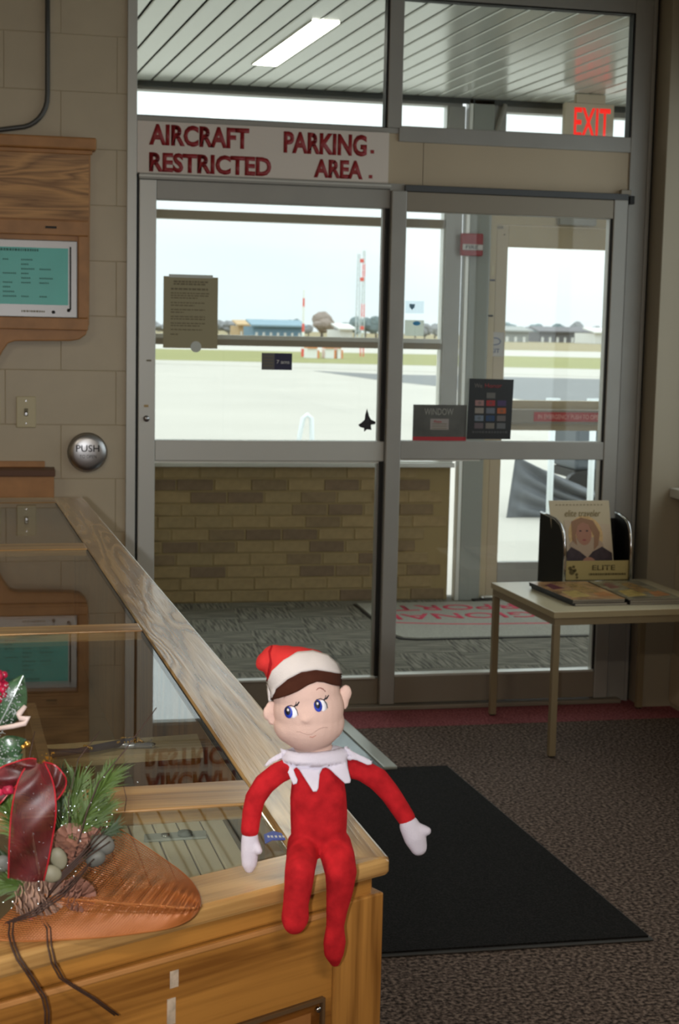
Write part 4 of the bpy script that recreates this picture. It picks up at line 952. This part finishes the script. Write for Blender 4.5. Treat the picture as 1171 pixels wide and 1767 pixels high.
# things seen through the glass
SZ = .85
def S_(x, y, z=SZ): return onZ(x, y, z)
pn = thing('pen', 'silver pen lying on the shelf under the counter glass', 'pen', S_(220, 1284)); a, b = S_(185, 1287, SZ+.005), S_(262, 1286, SZ+.005)
MB().tube([a, b], .0045, 10).build('barrel', plain('pen_silver', (196, 200, 214), .25, .6), pn, True); MB().tube([b, b+(b-a)*.08], [.005, .003], 10).build('tip', M_CHROME, pn, True)
MB().tube([a.lerp(b, .9)+Vector((0, 0, .005)), a.lerp(b, .99)+Vector((0, -.004, .010))], .0015, 6).build('clip', M_CHROME, pn)
ln_ = thing('lanyard', 'navy lanyard with blue end lying on the shelf left of the pen', 'lanyard', S_(110, 1295)); pts = [S_(x, y, SZ+.0085) for x, y in ((60, 1297), (90, 1300), (130, 1297), (170, 1290), (215, 1281), (238, 1276))]
MB().tube(pts, [.008, .007, .005, .006, .006, .004], 8).build('strap', plain('strap_navy', (40, 42, 74), .6), ln_, True)
MB().ball(S_(66, 1296, SZ+.0095), (.015, .009, .008)).build('blue_end', plain('strap_blue', (44, 70, 150), .4), ln_, True)
gc = thing('gold_chain', 'gold chain heaped on the shelf beside the silver pen', 'chain', S_(225, 1275))
mb = MB()
for k in range(46):
    t_ = k/45*9; p = S_(215+17*sin(t_*1.7)+k*.35, 1277+4*cos(t_*2.3), SZ+.010+.003*sin(t_*3)); mb.ball(p, .0022, 6, 4)
mb.build('links', M_GOLD, gc, True); mb = MB()
for k in range(5): mb.ball(S_(146+k*3, 1288+k*.8, SZ+.012), .003, 6, 4)
mb.build('clasp', M_GOLD, gc, True)
tg = thing('metal_latch', 'grey latch plate with dark round knob on the slatted tray', 'latch', S_(295, 1447, dk)); a, b = S_(248, 1455, dk), S_(352, 1437, dk)
MB().slab([(a.x, a.y), (b.x, a.y+.004), (b.x+.003, b.y), (a.x+.003, b.y-.004)], dk+.0006, dk+.004).build('plate', plain('latch_grey', (168, 172, 166), .35), tg, bevel=.001)
p = S_(319, 1446, dk); MB().tube([(p.x, p.y, dk+.004), (p.x, p.y, dk+.009)], .010, 18).build('knob', plain('latch_dark', (92, 96, 94), .4), tg, True)
p = S_(285, 1448, dk); MB().tube([(p.x, p.y, dk+.004), (p.x, p.y, dk+.007)], .006, 14).build('rivet', M_CHROME, tg, True)
a, b = onZ(456, 1437, CT), onZ(499, 1466, CT)
bs = thing('blue_sticker', 'small blue sticker with white print on the counter glass by the doll', 'sticker', ((a.x+b.x)/2, (a.y+b.y)/2, CT))
bs_ = [onZ(*p, CT-.001) for p in ((455, 1440), (470, 1434), (500, 1441), (497, 1449), (470, 1449), (457, 1456))]
MB().slab([tuple(p)[:2] for p in bs_], CT-.0014, CT-.0008).build('sheet', plain('sticker_royal', (30, 62, 170), .35), bs)
mbt = MB()
for x in (462, 468, 475, 482, 488): p = onZ(x, 1444, CT); mbt.box(p.x, p.x+.0022, p.y, p.y+.006, CT-.0008, CT-.0006)
mbt.build('print', M_WHITE, bs)

# ================================================================== PLUSH ELF DOLL
M_PR = plush('plush_red', (176, 32, 38), .5, .28); M_PW = plush('plush_white', (206, 200, 212), .25, .02); M_PS = plush('plush_skin', (212, 180, 168), .2, .03)
M_CAPR = plush('felt_red', (196, 52, 50), .3); M_BAND = plush('felt_band', (204, 196, 192), .2, .02); M_HAIR = plush('felt_brown', (66, 36, 26), .15)
EY_ = -4.338
PXM = (onY(550, 1350, EY_)-CAM).dot(FW)/FPX
def E_(x, y, dy=0): return onY(x, y, EY_+dy)
el = thing('plush_elf', 'red and white plush elf doll sitting on the near counter corner', 'doll', (E_(550, 1470).x, EY_, CT+.001))
def onFl(x, y, o): return onF(x, y, o)
mb = MB(); r_ = lambda p: p*PXM
tor = [(546, 1318, 40), (548, 1345, 46), (549, 1375, 50), (550, 1405, 51), (550, 1430, 50), (550, 1446, 46)]
for (x0, y0, r0), (x1, y1, r1) in zip(tor, tor[1:]):
    for k in range(3):
        t_ = k/3; mb.ball(E_(x0+(x1-x0)*t_, y0+(y1-y0)*t_), (r_(r0+(r1-r0)*t_), r_(r0+(r1-r0)*t_)*.6, r_(r0+(r1-r0)*t_)*.75), 20, 12)
def limb(P, flat=.9, sub=7): mb.chain([p for p, r in P], [r_(r) for p, r in P], 16, flat, sub=sub)
limb([(E_(505, 1322), 18), (E_(478, 1335, -.004), 19), (E_(456, 1353, -.006), 19), (E_(440, 1378, -.008), 18), (E_(434, 1405, -.010), 17), (E_(431, 1432, -.012), 16)])
limb([(E_(592, 1322), 18), (E_(625, 1329, -.004), 19), (E_(652, 1345, -.008), 20), (E_(672, 1368, -.012), 18), (E_(690, 1395, -.016), 17), (E_(701, 1412, -.018), 16)])
# legs: hips on the counter, knees over the edge, calves hanging in front
limb([(E_(523, 1458), 29), (E_(521, 1478, -.018), 28), (onF(517, 1505, .022), 26), (onF(514, 1535, .022), 24), (onF(510, 1560, .021), 22), (onF(509, 1582, .022), 24), (onF(508, 1592, .024), 20)])
limb([(E_(577, 1458), 30), (E_(583, 1480, -.018), 30), (onF(588, 1504, .022), 28), (onF(586, 1535, .020), 24), (onF(581, 1570, .019), 19), (onF(578, 1598, .018), 16), (onF(577, 1625, .020), 20), (onF(576, 1642, .020), 18), (onF(578, 1660, .018), 9)])
remesh(mb, 'body', M_PR, el, .0016, 5)
mb = MB()
mb.chain([E_(431, 1446, -.013), E_(431, 1465, -.014), E_(430, 1488, -.015), E_(430, 1498, -.015)], [r_(15), r_(16), r_(14), r_(9)], 16, .75)
mb.chain([E_(440, 1458, -.015), E_(446, 1468, -.020)], [r_(9), r_(7)], 12, 1)
remesh(mb, 'hand', M_PW, el, .0013, 4)
mb = MB()
mb.chain([E_(706, 1425, -.02), E_(716, 1445, -.022), E_(722, 1462, -.023)], [r_(18), r_(20), r_(15)], 16, .75)
mb.chain([E_(722, 1432, -.022), E_(736, 1434, -.026)], [r_(12), r_(8)], 12, .9)
remesh(mb, 'hand', M_PW, el, .0013, 4)
mb = MB(); HD = -.006
for x, y, rx_, ry_, rz_ in ((528, 1192, 58, 50, 60), (532, 1222, 61, 54, 58), (533, 1243, 59, 52, 52), (505, 1250, 33, 38, 33), (562, 1246, 32, 38, 33), (533, 1264, 36, 42, 31)):
    mb.ball(E_(x, y, HD), (r_(rx_), r_(ry_), r_(rz_)), 24, 16)
mb.ball(E_(529, 1242, HD-r_(51)), (r_(9), r_(5), r_(6)), 12, 8)
mb.ball(E_(540, 1288, HD+.004), (r_(34), r_(28), r_(22)), 16, 10)
head = remesh(mb, 'head', M_PS, el, .0016, 5)
for (pts, nm) in (([(468, 1224, 11), (463, 1230, 10), (470, 1240, 9)], 'ear'), ([(590, 1205, 13), (596, 1196, 11), (592, 1212, 10)], 'ear')):
    mb = MB()
    for x, y, r in pts: mb.ball(E_(x, y, HD+.004), (r_(r), r_(r)*.6, r_(r*1.35)), 14, 10)
    remesh(mb, nm, M_PS, el, .0013, 4)
mb = MB()
for x, y, rx_, ry_, rz_ in ((528, 1180, 58, 53, 61), (512, 1162, 50, 46, 46), (492, 1150, 38, 36, 36), (474, 1138, 25, 26, 25), (460, 1142, 18, 20, 17), (453, 1146, 12, 14, 12)):
    mb.ball(E_(x, y, HD+.006), (r_(rx_), r_(ry_), r_(rz_)), 22, 14)
cap = remesh(mb, 'cap', M_CAPR, el, .0016, 4)
from mathutils.bvhtree import BVHTree
def bvh(obs):
    vs, fs = [], []
    for o in obs:
        n0 = len(vs); vs += [v.co+OFF[o.name] for v in o.data.vertices]; fs += [[i+n0 for i in p.vertices] for p in o.data.polygons]
    return BVHTree.FromPolygons(vs, fs)
def patch(name, poly, tree, mat, parent, off=.0006, thick=.0012, cuts=2, rounded=0):
    """felt or stitched piece laid onto the soft surface behind it"""
    b2 = bmesh.new(); f = b2.faces.new([b2.verts.new((x, y, 0)) for x, y in poly]); bmesh.ops.triangulate(b2, faces=[f])
    for _ in range(cuts): bmesh.ops.subdivide_edges(b2, edges=[e for e in b2.edges if e.calc_length() > 5], cuts=1, use_grid_fill=False); bmesh.ops.triangulate(b2, faces=list(b2.faces))
    for v in b2.verts:
        r = ray(v.co.x, v.co.y); h = tree.ray_cast(CAM, r)
        if h[0] is None:
            q_ = CAM+r*((E_(550, 1300)-CAM).length-.01); h = tree.find_nearest(q_); v.co = h[0]+(q_-h[0]).normalized()*off if h[0] else q_
            qq = CAM+r*((h[0]-CAM).dot(r)); v.co = qq
        else: v.co = h[0]-r*off
    for v in b2.verts: v.co -= offs(parent)
    for f in b2.faces:
        f.smooth = True
        if f.normal.dot(FW) > 0: f.normal_flip()
    me = bpy.data.meshes.new(name); b2.to_mesh(me); b2.free(); me.materials.append(mat)
    o = bpy.data.objects.new(name, me); COL.objects.link(o); o.parent = parent; OFF[o.name] = offs(parent)
    s = o.modifiers.new('s', 'SOLIDIFY'); s.thickness = thick; s.offset = 0
    return o
th_ = bvh([head, cap])
patch('hair', [(469, 1208), (474, 1186), (492, 1168), (515, 1156), (545, 1151), (570, 1155), (587, 1162), (586, 1184), (575, 1182), (560, 1177), (548, 1176), (532, 1182), (514, 1193), (498, 1200), (484, 1204)], th_, M_HAIR, el, .0022, .0042, 3)
patch('cap_band', [(463, 1211), (461, 1182), (471, 1157), (489, 1140), (513, 1128), (538, 1126), (562, 1133), (579, 1148), (586, 1164), (569, 1160), (545, 1156), (520, 1160), (496, 1172), (477, 1189), (471, 1207)], th_, M_BAND, el, .0045, .006, 3)
patch('cap_seam', [(465, 1140), (463, 1124), (468, 1114), (470, 1115), (466, 1126), (469, 1146), (461, 1176), (459, 1175)], th_, plush('felt_dark_red', (150, 26, 30), .2), el, .0006, .0006, 2)
th_ = bvh([head])
def ell2(cx_, cy_, rx_, ry_, n=20, tilt=-.2):
    return [(cx_+rx_*cos(2*pi*k/n)*cos(tilt)-ry_*sin(2*pi*k/n)*sin(tilt), cy_+rx_*cos(2*pi*k/n)*sin(tilt)+ry_*sin(2*pi*k/n)*cos(tilt)) for k in range(n)]
M_EW = plain('stitch_white', (232, 230, 236), .6); M_EB = plain('stitch_blue', (34, 60, 178), .5); M_EK = plain('stitch_black', (14, 14, 26), .6); M_BR = plain('stitch_brown', (150, 96, 88), .8)
def line_px(name, pts, w_, mat, off=.0012, par=el):
    P = []
    for x, y in pts:
        r = ray(x, y); h = th_.ray_cast(CAM, r); P.append((h[0] if h[0] else E_(x, y))-r*off)
    return MB().tube(P, [w_*PXM*(.6 if i in (0, len(P)-1) else 1) for i in range(len(P))], 6).build(name, mat, par, True)
for (ix, iy, wx_, wy_, lash) in ((497.5, 1229, 505, 1229.5, 0), (548.5, 1218, 556.5, 1217.5, 1)):
    e1 = patch('eye', ell2(wx_, wy_, 8.5, 9.5), th_, M_EW, el, .0007, .0006, 1)
    patch('iris', ell2(ix, iy, 7, 10.5), th_, M_EB, e1, .0011, .0006, 1)
    patch('pupil', ell2(ix-1, iy-2, 4.3, 7), th_, M_EK, e1, .0015, .0006, 1)
    patch('glint', ell2(ix-.8, iy-4, 1.7, 2.3), th_, M_EW, e1, .0019, .0006, 0)
    o_ = (0, 0) if not lash else (51, -11.5)
    line_px('eyelid', [(x+o_[0], y+o_[1]) for x, y in ((491, 1224), (495, 1219), (502, 1217), (508, 1220), (512, 1226), (514, 1234))], .8, M_EK, .0014, e1)
    line_px('eyelash', [(x+o_[0], y+o_[1]) for x, y in ((507, 1219), (512, 1217), (516, 1211))], 1.5, M_EK, .0014, e1)
    line_px('eyelash', [(x+o_[0], y+o_[1]) for x, y in ((507, 1219), (510, 1216), (511, 1211))], .8, M_EK, .0014, e1)
line_px('eyebrow', [(545.5, 1191), (548.5, 1188), (552.5, 1187), (557, 1189), (561.5, 1193.5)], .9, M_BR, .0006)
line_px('eyebrow', [(489, 1205), (490.5, 1203), (493, 1202)], .6, M_BR, .0006)
line_px('mouth', [(511, 1263), (517, 1262.5), (523, 1265), (530, 1267.5), (537, 1267), (544, 1262), (551, 1257.5), (558, 1255), (565, 1255.5)], .8, plain('stitch_shade', (178, 146, 136), .9), -.0001)
line_px('lower_lip', [(534, 1271.5), (539, 1272.5), (545, 1269)], .8, plain('stitch_lip', (188, 128, 112), .9), .0003)
# collar
th_ = bvh([bpy.data.objects['body'], head]); mbc = MB()
col_s = MB()
for x, y, rx_, rz_ in ((546, 1298, 56, 10), (546, 1306, 60, 9)): col_s.ball(E_(x, y), (r_(rx_), r_(rx_)*.66, r_(rz_)), 28, 12)
ruff = remesh(col_s, 'collar', M_PW, el, .0016, 4)
th_ = bvh([bpy.data.objects['body'], ruff])
spikes = [[(484, 1292), (487, 1308), (497, 1334), (506, 1354), (512, 1352), (513, 1346), (508, 1334), (506, 1328), (511, 1324), (516, 1328), (530, 1350), (540, 1366), (546, 1366), (549, 1360), (551, 1336), (556, 1326), (562, 1324), (568, 1327), (584, 1342), (595, 1352), (603, 1351), (604, 1346), (599, 1326), (596, 1308), (600, 1300), (598, 1290), (570, 1297), (545, 1300), (515, 1300)]]
sp_ = patch('collar_points', spikes[0], th_, M_PW, ruff, .0022, .0034, 3)
patch('collar_points', [(592, 1302), (597, 1290), (612, 1299), (628, 1306), (641, 1313), (641, 1319), (634, 1320), (616, 1312), (600, 1309)], bvh([bpy.data.objects['body'], ruff]), M_PW, ruff, .0022, .0034, 2)
patch('collar_points', [(487, 1298), (476, 1303), (464, 1311), (456, 1321), (459, 1323), (472, 1315), (486, 1309)], bvh([bpy.data.objects['body'], ruff]), M_PW, ruff, .0022, .0034, 2)

# ================================================================== CHRISTMAS CENTREPIECE
cp = thing('christmas_centrepiece', 'christmas arrangement of pine, cones and ribbon on the counter end', 'decoration', (onZ(90, 1540, CT).x, onZ(90, 1540, CT).y, CT+.0006))
CY = -4.40
def Q(x, y, dy=0): return onY(x, y, CY+dy)
kq = (Q(100, 1450)-CAM).dot(FW)/FPX
M_NEED = [plain('needle_green', (76, 98, 40), .6, nscale=40, namt=.35), plain('needle_deep', (46, 66, 30), .6, nscale=40, namt=.3)]
M_TWIG = plain('twig_brown', (58, 38, 30), .7); M_CONE = plain('cone_scale', (134, 92, 76), .7, nscale=60, namt=.3); M_CONE2 = plain('cone_pale', (150, 118, 100), .7, nscale=60, namt=.3)
M_STONE = plain('stone_pale', (122, 118, 98), .6, nscale=35, namt=.2); M_STONE2 = plain('stone_grey', (92, 92, 86), .6, nscale=30, namt=.35)
M_MESH = plain('copper_mesh', (168, 100, 50), .45, .2, nscale=8, namt=.2)
M_RIB = plain('sheer_ribbon', (86, 22, 26), .45, nscale=60, namt=.4); bb = M_RIB.node_tree.nodes['Principled BSDF']; bb.inputs['Alpha'].default_value = .78
M_REDG = plain('red_edge', (170, 26, 40), .4); M_FROST = plain('frost_glitter', (206, 216, 216), .25, .6); M_LEAF = plain('frosted_leaf', (58, 84, 58), .3, nscale=120, namt=.6)
M_BERRY = plain('berry_red', (150, 20, 52), .3, nscale=200, namt=.5); M_PETAL = plain('petal_rose', (168, 30, 62), .5, nscale=160, namt=.4)
def sprig(pts, nn, ln0, mat, spread=.7):
    P = [Q(*p) for p in pts]; mb = MB(); rnd = random.Random(len(pts)*37+int(pts[-1][0]))
    for i in range(nn):
        t_ = rnd.random()**.8*(len(P)-1); k = min(int(t_), len(P)-2); p = P[k].lerp(P[k+1], t_-k); d = (P[k+1]-P[k]).normalized()
        s = Vector((rnd.gauss(0, 1), rnd.gauss(0, .6), rnd.gauss(0, 1))); s = (s-d*s.dot(d)).normalized()
        n_ = (d*1.0+s*spread*rnd.uniform(.4, 1.3)).normalized(); l = ln0*rnd.uniform(.6, 1.15)*kq
        e = p+n_*l+Vector((0, 0, -.08*l)); e.z = max(e.z, CT+.004)
        mb.tube([p, p.lerp(e, .6)+Vector((0, 0, .03*l)), e], [1.1*kq, .95*kq, .25*kq], 3, caps=False)
    o = mb.build('pine_sprig', mat, cp); st = MB().tube(P, 1.8*kq, 6).build('stem', M_TWIG, o); fr_ = MB()
    for i in range(int(nn/14)):
        p = P[-1].lerp(P[0], rnd.random())+Vector((rnd.gauss(0, .016), rnd.gauss(0, .01)-.012, rnd.gauss(0, .016))); p.z = max(p.z, CT+.006); fr_.ball(p, rnd.uniform(.0003, .0006), 5, 4)
    fr_.build('frost', M_FROST, o)
sprig([(118, 1470, 0), (140, 1420, 0), (165, 1375, .005), (190, 1340, .01)], 330, 46, M_NEED[0])
sprig([(120, 1470, .01), (155, 1430, .02), (180, 1395, .03)], 260, 40, M_NEED[0])
sprig([(110, 1460, .02), (125, 1400, .03), (135, 1350, .04)], 260, 48, M_NEED[0])
sprig([(100, 1470, .03), (105, 1410, .03), (100, 1345, .05)], 220, 44, M_NEED[1])
sprig([(60, 1480, .02), (30, 1430, .02), (10, 1390, .02)], 240, 44, M_NEED[0])
sprig([(70, 1520, -.01), (35, 1495, -.01), (-10, 1480, -.01)], 240, 44, M_NEED[1])
sprig([(60, 1540, -.02), (20, 1525, -.02), (-15, 1530, -.02)], 220, 42, M_NEED[0])
sprig([(80, 1400, .03), (60, 1370, .04), (50, 1340, .04)], 180, 40, M_NEED[1])
sprig([(130, 1480, .0), (165, 1450, .01), (195, 1430, .02)], 200, 34, M_NEED[1])
# copper mesh ribbon fanned over the front rail
up = [(180, 1412), (215, 1436), (250, 1460), (285, 1484), (315, 1506), (334, 1526), (344, 1545), (346, 1560)]
lo = [(-30, 1618), (30, 1624), (100, 1622), (170, 1618), (240, 1610), (290, 1602), (325, 1588), (343, 1570)]
def lerp_path(P, t):
    t = t*(len(P)-1); k = min(int(t), len(P)-2); f = t-k; g = lambda i: P[max(0, min(len(P)-1, i))]
    return tuple(.5*(2*g(k)[c]+(g(k+1)[c]-g(k-1)[c])*f+(2*g(k-1)[c]-5*g(k)[c]+4*g(k+1)[c]-g(k+2)[c])*f*f+(3*g(k)[c]-g(k-1)[c]-3*g(k+1)[c]+g(k+2)[c])*f**3) for c in range(len(P[0])))
def mf(u, v):
    a_ = lerp_path(up, u); b_ = lerp_path(lo, u); x, y = a_[0]+(b_[0]-a_[0])*v, a_[1]+(b_[1]-a_[1])*v
    w_ = v+.12*(u-.5); z = CT+.004+.012*math.exp(-((w_-.56)/.07)**2)*(1-u**3)+.006*math.exp(-((w_-.3)/.05)**2)*(1-u)+.007*(1-abs(2*v-1))+.0011*sin(u*95)*math.exp(-((v-.42)/.2)**2)
    p = onZ(x, y, z); return p
me_ = MB().grid(mf, 84, 58).build('mesh_ribbon', M_MESH, cp, fix=False); wf = me_.modifiers.new('w', 'WIREFRAME'); wf.thickness = .001; wf.use_replace = True; wf.use_even_offset = False
MB().tube([mf(i/30, 0) for i in range(31)] + [mf(1, i/6) for i in range(1, 6)] + [mf(1-i/30, 1) for i in range(31)], .0007, 5).build('mesh_hem', M_MESH, cp)
MB().tube([mf(i/24, .56-.12*(i/24-.5)) for i in range(22)], .0009, 5).build('mesh_fold', plain('copper_light', (176, 112, 64), .4, .3), cp)
def cone(x, y, r, dy, mat, axis):
    c_ = Q(x, y, dy); c_.z = max(c_.z, CT+.004+r*kq*.75); ax = Vector(axis).normalized(); s1 = ax.orthogonal().normalized(); s2 = ax.cross(s1); mb = MB(); R = r*kq
    mb.ball(c_, R*.5, 10, 8); o = mb.build('pine_cone', mat, cp, True); sc = MB()
    for i in range(64):
        f = (i+.5)/64; th = i*2.39996; hh = (f-.5)*1.7; rr = math.sqrt(max(.05, 1-(hh*.8)**2))*.62
        d = (s1*cos(th)+s2*sin(th)); p = c_+ax*hh*R+d*rr*R*.55; e = c_+ax*(hh+.22)*R+d*rr*R*1.45; wv = ax.cross(d)*R*.24
        sc.prism([p-wv*.5, p+wv*.5, e+wv, e+ax*R*.07, e-wv], ax*R*.06)
    sc.build('scales', mat, o); return o
cone(118, 1462, 34, 0, M_CONE, (.2, -.6, .8)); cone(58, 1560, 40, -.02, M_CONE2, (.8, -.4, .3)); cone(128, 1540, 30, -.02, M_CONE, (.6, -.7, -.2)); cone(150, 1452, 22, .01, M_CONE, (.5, -.5, .6))
def stone(x, y, rx_, rz_, dy, mat, tilt=0):
    c_ = Q(x, y, dy); c_.z = max(c_.z, CT+.002+rz_*kq*.8); mb = MB(); mb.ball(c_, (rx_*kq, rx_*kq*.6, rz_*kq), 16, 12, Matrix.Rotation(tilt, 3, 'Y'))
    for v in mb.bm.verts: v.co += noise.noise_vector(v.co*60)*.0016
    mb.build('pebble', mat, cp, True)
stone(101, 1480, 14, 19, -.03, M_STONE, -.3); stone(89, 1507, 17, 15, -.035, M_STONE, .3); stone(177, 1458, 22, 18, -.01, M_STONE2, .2); stone(165, 1482, 18, 15, -.015, M_STONE2, -.6); stone(4, 1490, 14, 14, -.02, M_STONE2); stone(140, 1447, 9, 8, 0, M_STONE)
# sheer red ribbon
def ribbon(path, widths, nm='ribbon'):
    path = [lerp_path(path, i/20) for i in range(21)]; widths = [lerp_path([(w_,) for w_ in widths], i/20)[0] for i in range(21)]
    P = [Vector(Q(x, y, d)) for x, y, d in path]; n = 40; L_ = []
    for i in range(n+1):
        t_ = i/n*(len(P)-1); k = min(int(t_), len(P)-2); f = t_-k
        p = P[k].lerp(P[k+1], f); w_ = (widths[k]*(1-f)+widths[k+1]*f)*kq; d = (P[min(k+1, len(P)-1)]-P[k]).normalized(); s = d.cross(Vector((0, 1, 0))).normalized(); L_.append((p, s*w_/2, i))
    def rf(u, v):
        i = round(u*n); p, s, k = L_[i]; return p+s*(2*v-1)+Vector((0, .0022*sin(v*5+k*.35)-.003*sin(v*pi), 0))
    o = MB().grid(rf, n, 10).build(nm, M_RIB, cp, True, fix=False)
    for v in (0, 1): MB().tube([rf(i/n, v) for i in range(n+1)], .0007, 6).build('ribbon_edge', M_REDG, o)
ribbon([(64, 1316, -.035), (61, 1355, -.045), (58, 1405, -.05), (52, 1460, -.048), (45, 1518, -.042)], [26, 60, 72, 68, 58])
ribbon([(64, 1316, -.034), (36, 1326, -.034), (6, 1348, -.032), (-24, 1376, -.03)], [12, 30, 42, 46], 'ribbon_loop')
ribbon([(70, 1318, -.03), (90, 1338, -.03), (100, 1356, -.03), (88, 1384, -.035)], [12, 32, 26, 6], 'ribbon_loop')
# rose flower and berries
def petal(cx_, cy_, ang, l, w_, dy, mat, nm='petal'):
    a_ = Vector((cos(ang), 0, sin(ang))); b_ = Vector((-sin(ang), 0, cos(ang))); c_ = Q(cx_, cy_, dy)
    def pf(u, v): return c_+a_*u*l*kq+b_*(v-.5)*w_*kq*sin(pi*(u*.93+.05))+Vector((0, .006*abs(v-.5)-.010*sin(u*3)*.6, 0))
    o = MB().grid(pf, 10, 6).build(nm, mat, cp, True, fix=False); o.modifiers.new('s', 'SOLIDIFY').thickness = .0007; return o, pf
for k in range(6): petal(2, 1352, k*1.05+.3, 28, 20, -.02-.002*k, M_PETAL)
mb = MB()
for k in range(26): mb.ball(Q(-4+random.gauss(4, 6), 1178+random.gauss(0, 14), .02+random.gauss(0, .004)), random.uniform(.0026, .0045), 8, 6)
mb.build('berry_cluster', M_BERRY, cp, True)
o, pf = petal(-8, 1262, 1.12, 108, 58, .02, M_LEAF, 'frosted_leaf')
MB().tube([pf(i/10, .5)+Vector((0, -.001, 0)) for i in range(11)], .0008, 5).build('leaf_vein', M_FROST, o)
o, pf = petal(-14, 1300, .35, 62, 44, .015, M_LEAF, 'frosted_leaf'); o, pf = petal(-14, 1332, .5, 60, 30, .015, M_LEAF, 'frosted_leaf')
mb = MB()
for k in range(240):
    x, y = random.uniform(0, 38), random.uniform(1180, 1330)
    if abs((x+8)-(1262-y)*.47) < 22 or y > 1275: mb.ball(Q(x, y, .008), random.uniform(.0004, .0009), 4, 3)
mb.build('leaf_frost', M_FROST, cp); bpy.data.objects['leaf_frost']['kind'] = 'stuff'
MB().tube([Q(*p) for p in ((44, 1218, .01), (32, 1233, .01), (35, 1240, .008), (49, 1240, .006), (43, 1248, .006), (22, 1253, .008), (-8, 1258, .01))], [.0018, .003, .0026, .003, .0026, .0024, .002], 8).build('curled_pick', plain('pick_pale', (196, 176, 168), .5), cp, True)
mb = MB()
for k in range(60): mb.ball(Q(84+random.gauss(0, 9), 1318+random.gauss(0, 10)+0, .0), random.uniform(.0005, .0011), 4, 3)
mb.build('gold_tinsel', M_GOLD, cp); bpy.data.objects['gold_tinsel']['kind'] = 'stuff'
MB().ball(Q(47, 1284, .0), .003, 10, 8).ball(Q(40, 1289, .0), .0022, 8, 6).build('gold_bead', M_GOLD, cp, True)
stone(52, 1592, 6, 4, -.03, plain('berry_small', (160, 24, 44), .4))
def twig(pts, r, nm='twig'):
    MB().tube([Q(*p) for p in pts], [r*kq*(1-.5*i/len(pts)) for i in range(len(pts))], 6).build(nm, M_TWIG, cp, True)
twig([(128, 1480, -.02), (150, 1400, -.01), (170, 1350, .0), (215, 1295, .01), (270, 1221, .02)], 1.5); twig([(120, 1440, 0), (118, 1380, 0), (135, 1310, .01), (172, 1262, .02)], 1.3)
twig([(60, 1330, 0), (50, 1310, .0), (60, 1262, .01)], 1.2); twig([(215, 1400, .02), (218, 1378, .02), (212, 1352, .02)], 1.0)
for k in range(4):
    a_ = k*.21; twig([(70+k*4, 1560-k*4, -.03), (100+k*3, 1525-k*7, -.035), (135+k*2, 1490-k*6, -.03), (190-k*5, 1452-k*9, -.02)], 1.8)
for k in range(3): twig([(5+k*3, 1596-k*2, -.04), (60, 1580-k*5, -.045), (110, 1545-k*6, -.04), (150+k*6, 1500-k*9, -.03)], 1.6)
M_WIRE = M_TWIG
def hang(pts, w_):
    P = []
    for x, y, f in pts: P.append(onF(x, y, .012) if f else onZ(x, y, CT+.006))
    for d_ in (-1, 1): MB().tube([p+RT*.0016*d_ for p in P], w_*kq, 6).build('hanging_vine', M_TWIG, cp, True)
hang([(40, 1575, 0), (20, 1592, 0), (18, 1612, 0), (22, 1630, 0), (32, 1655, 1), (46, 1675, 1), (62, 1700, 1), (76, 1722, 1), (81, 1745, 1), (81, 1790, 1)], 1.7)
hang([(40, 1590, 0), (72, 1586, 0), (84, 1602, 0), (85, 1630, 0), (92, 1662, 1), (106, 1688, 1), (130, 1704, 1), (160, 1722, 1), (201, 1752, 1)], 1.4)

# ================================================================== ROOM LIGHTS (their own fixtures)
def room_light(x, y, label, power):
    t = thing('ceiling_light', label, 'light', (x, y, 3.1))
    bx('housing', M_ALUL, t, x-.62, x+.62, y-.16, y+.16, 3.05, 3.1, .004); bx('diffuser', plain('room_diffuser_%d' % int(100+y*10), (255, 240, 214), .5, emit=1.2), t, x-.6, x+.6, y-.14, y+.14, 3.04, 3.0495)
    o = area('lamp_glow', (x, y, 3.035), (x, y, 0), 1.18, .26, power, (1, .88, .70))
room_light(.6, -6.9, 'fluorescent ceiling light behind the camera', 46)
room_light(-1.6, -4.4, 'fluorescent ceiling light above the counter, to the left', 34)
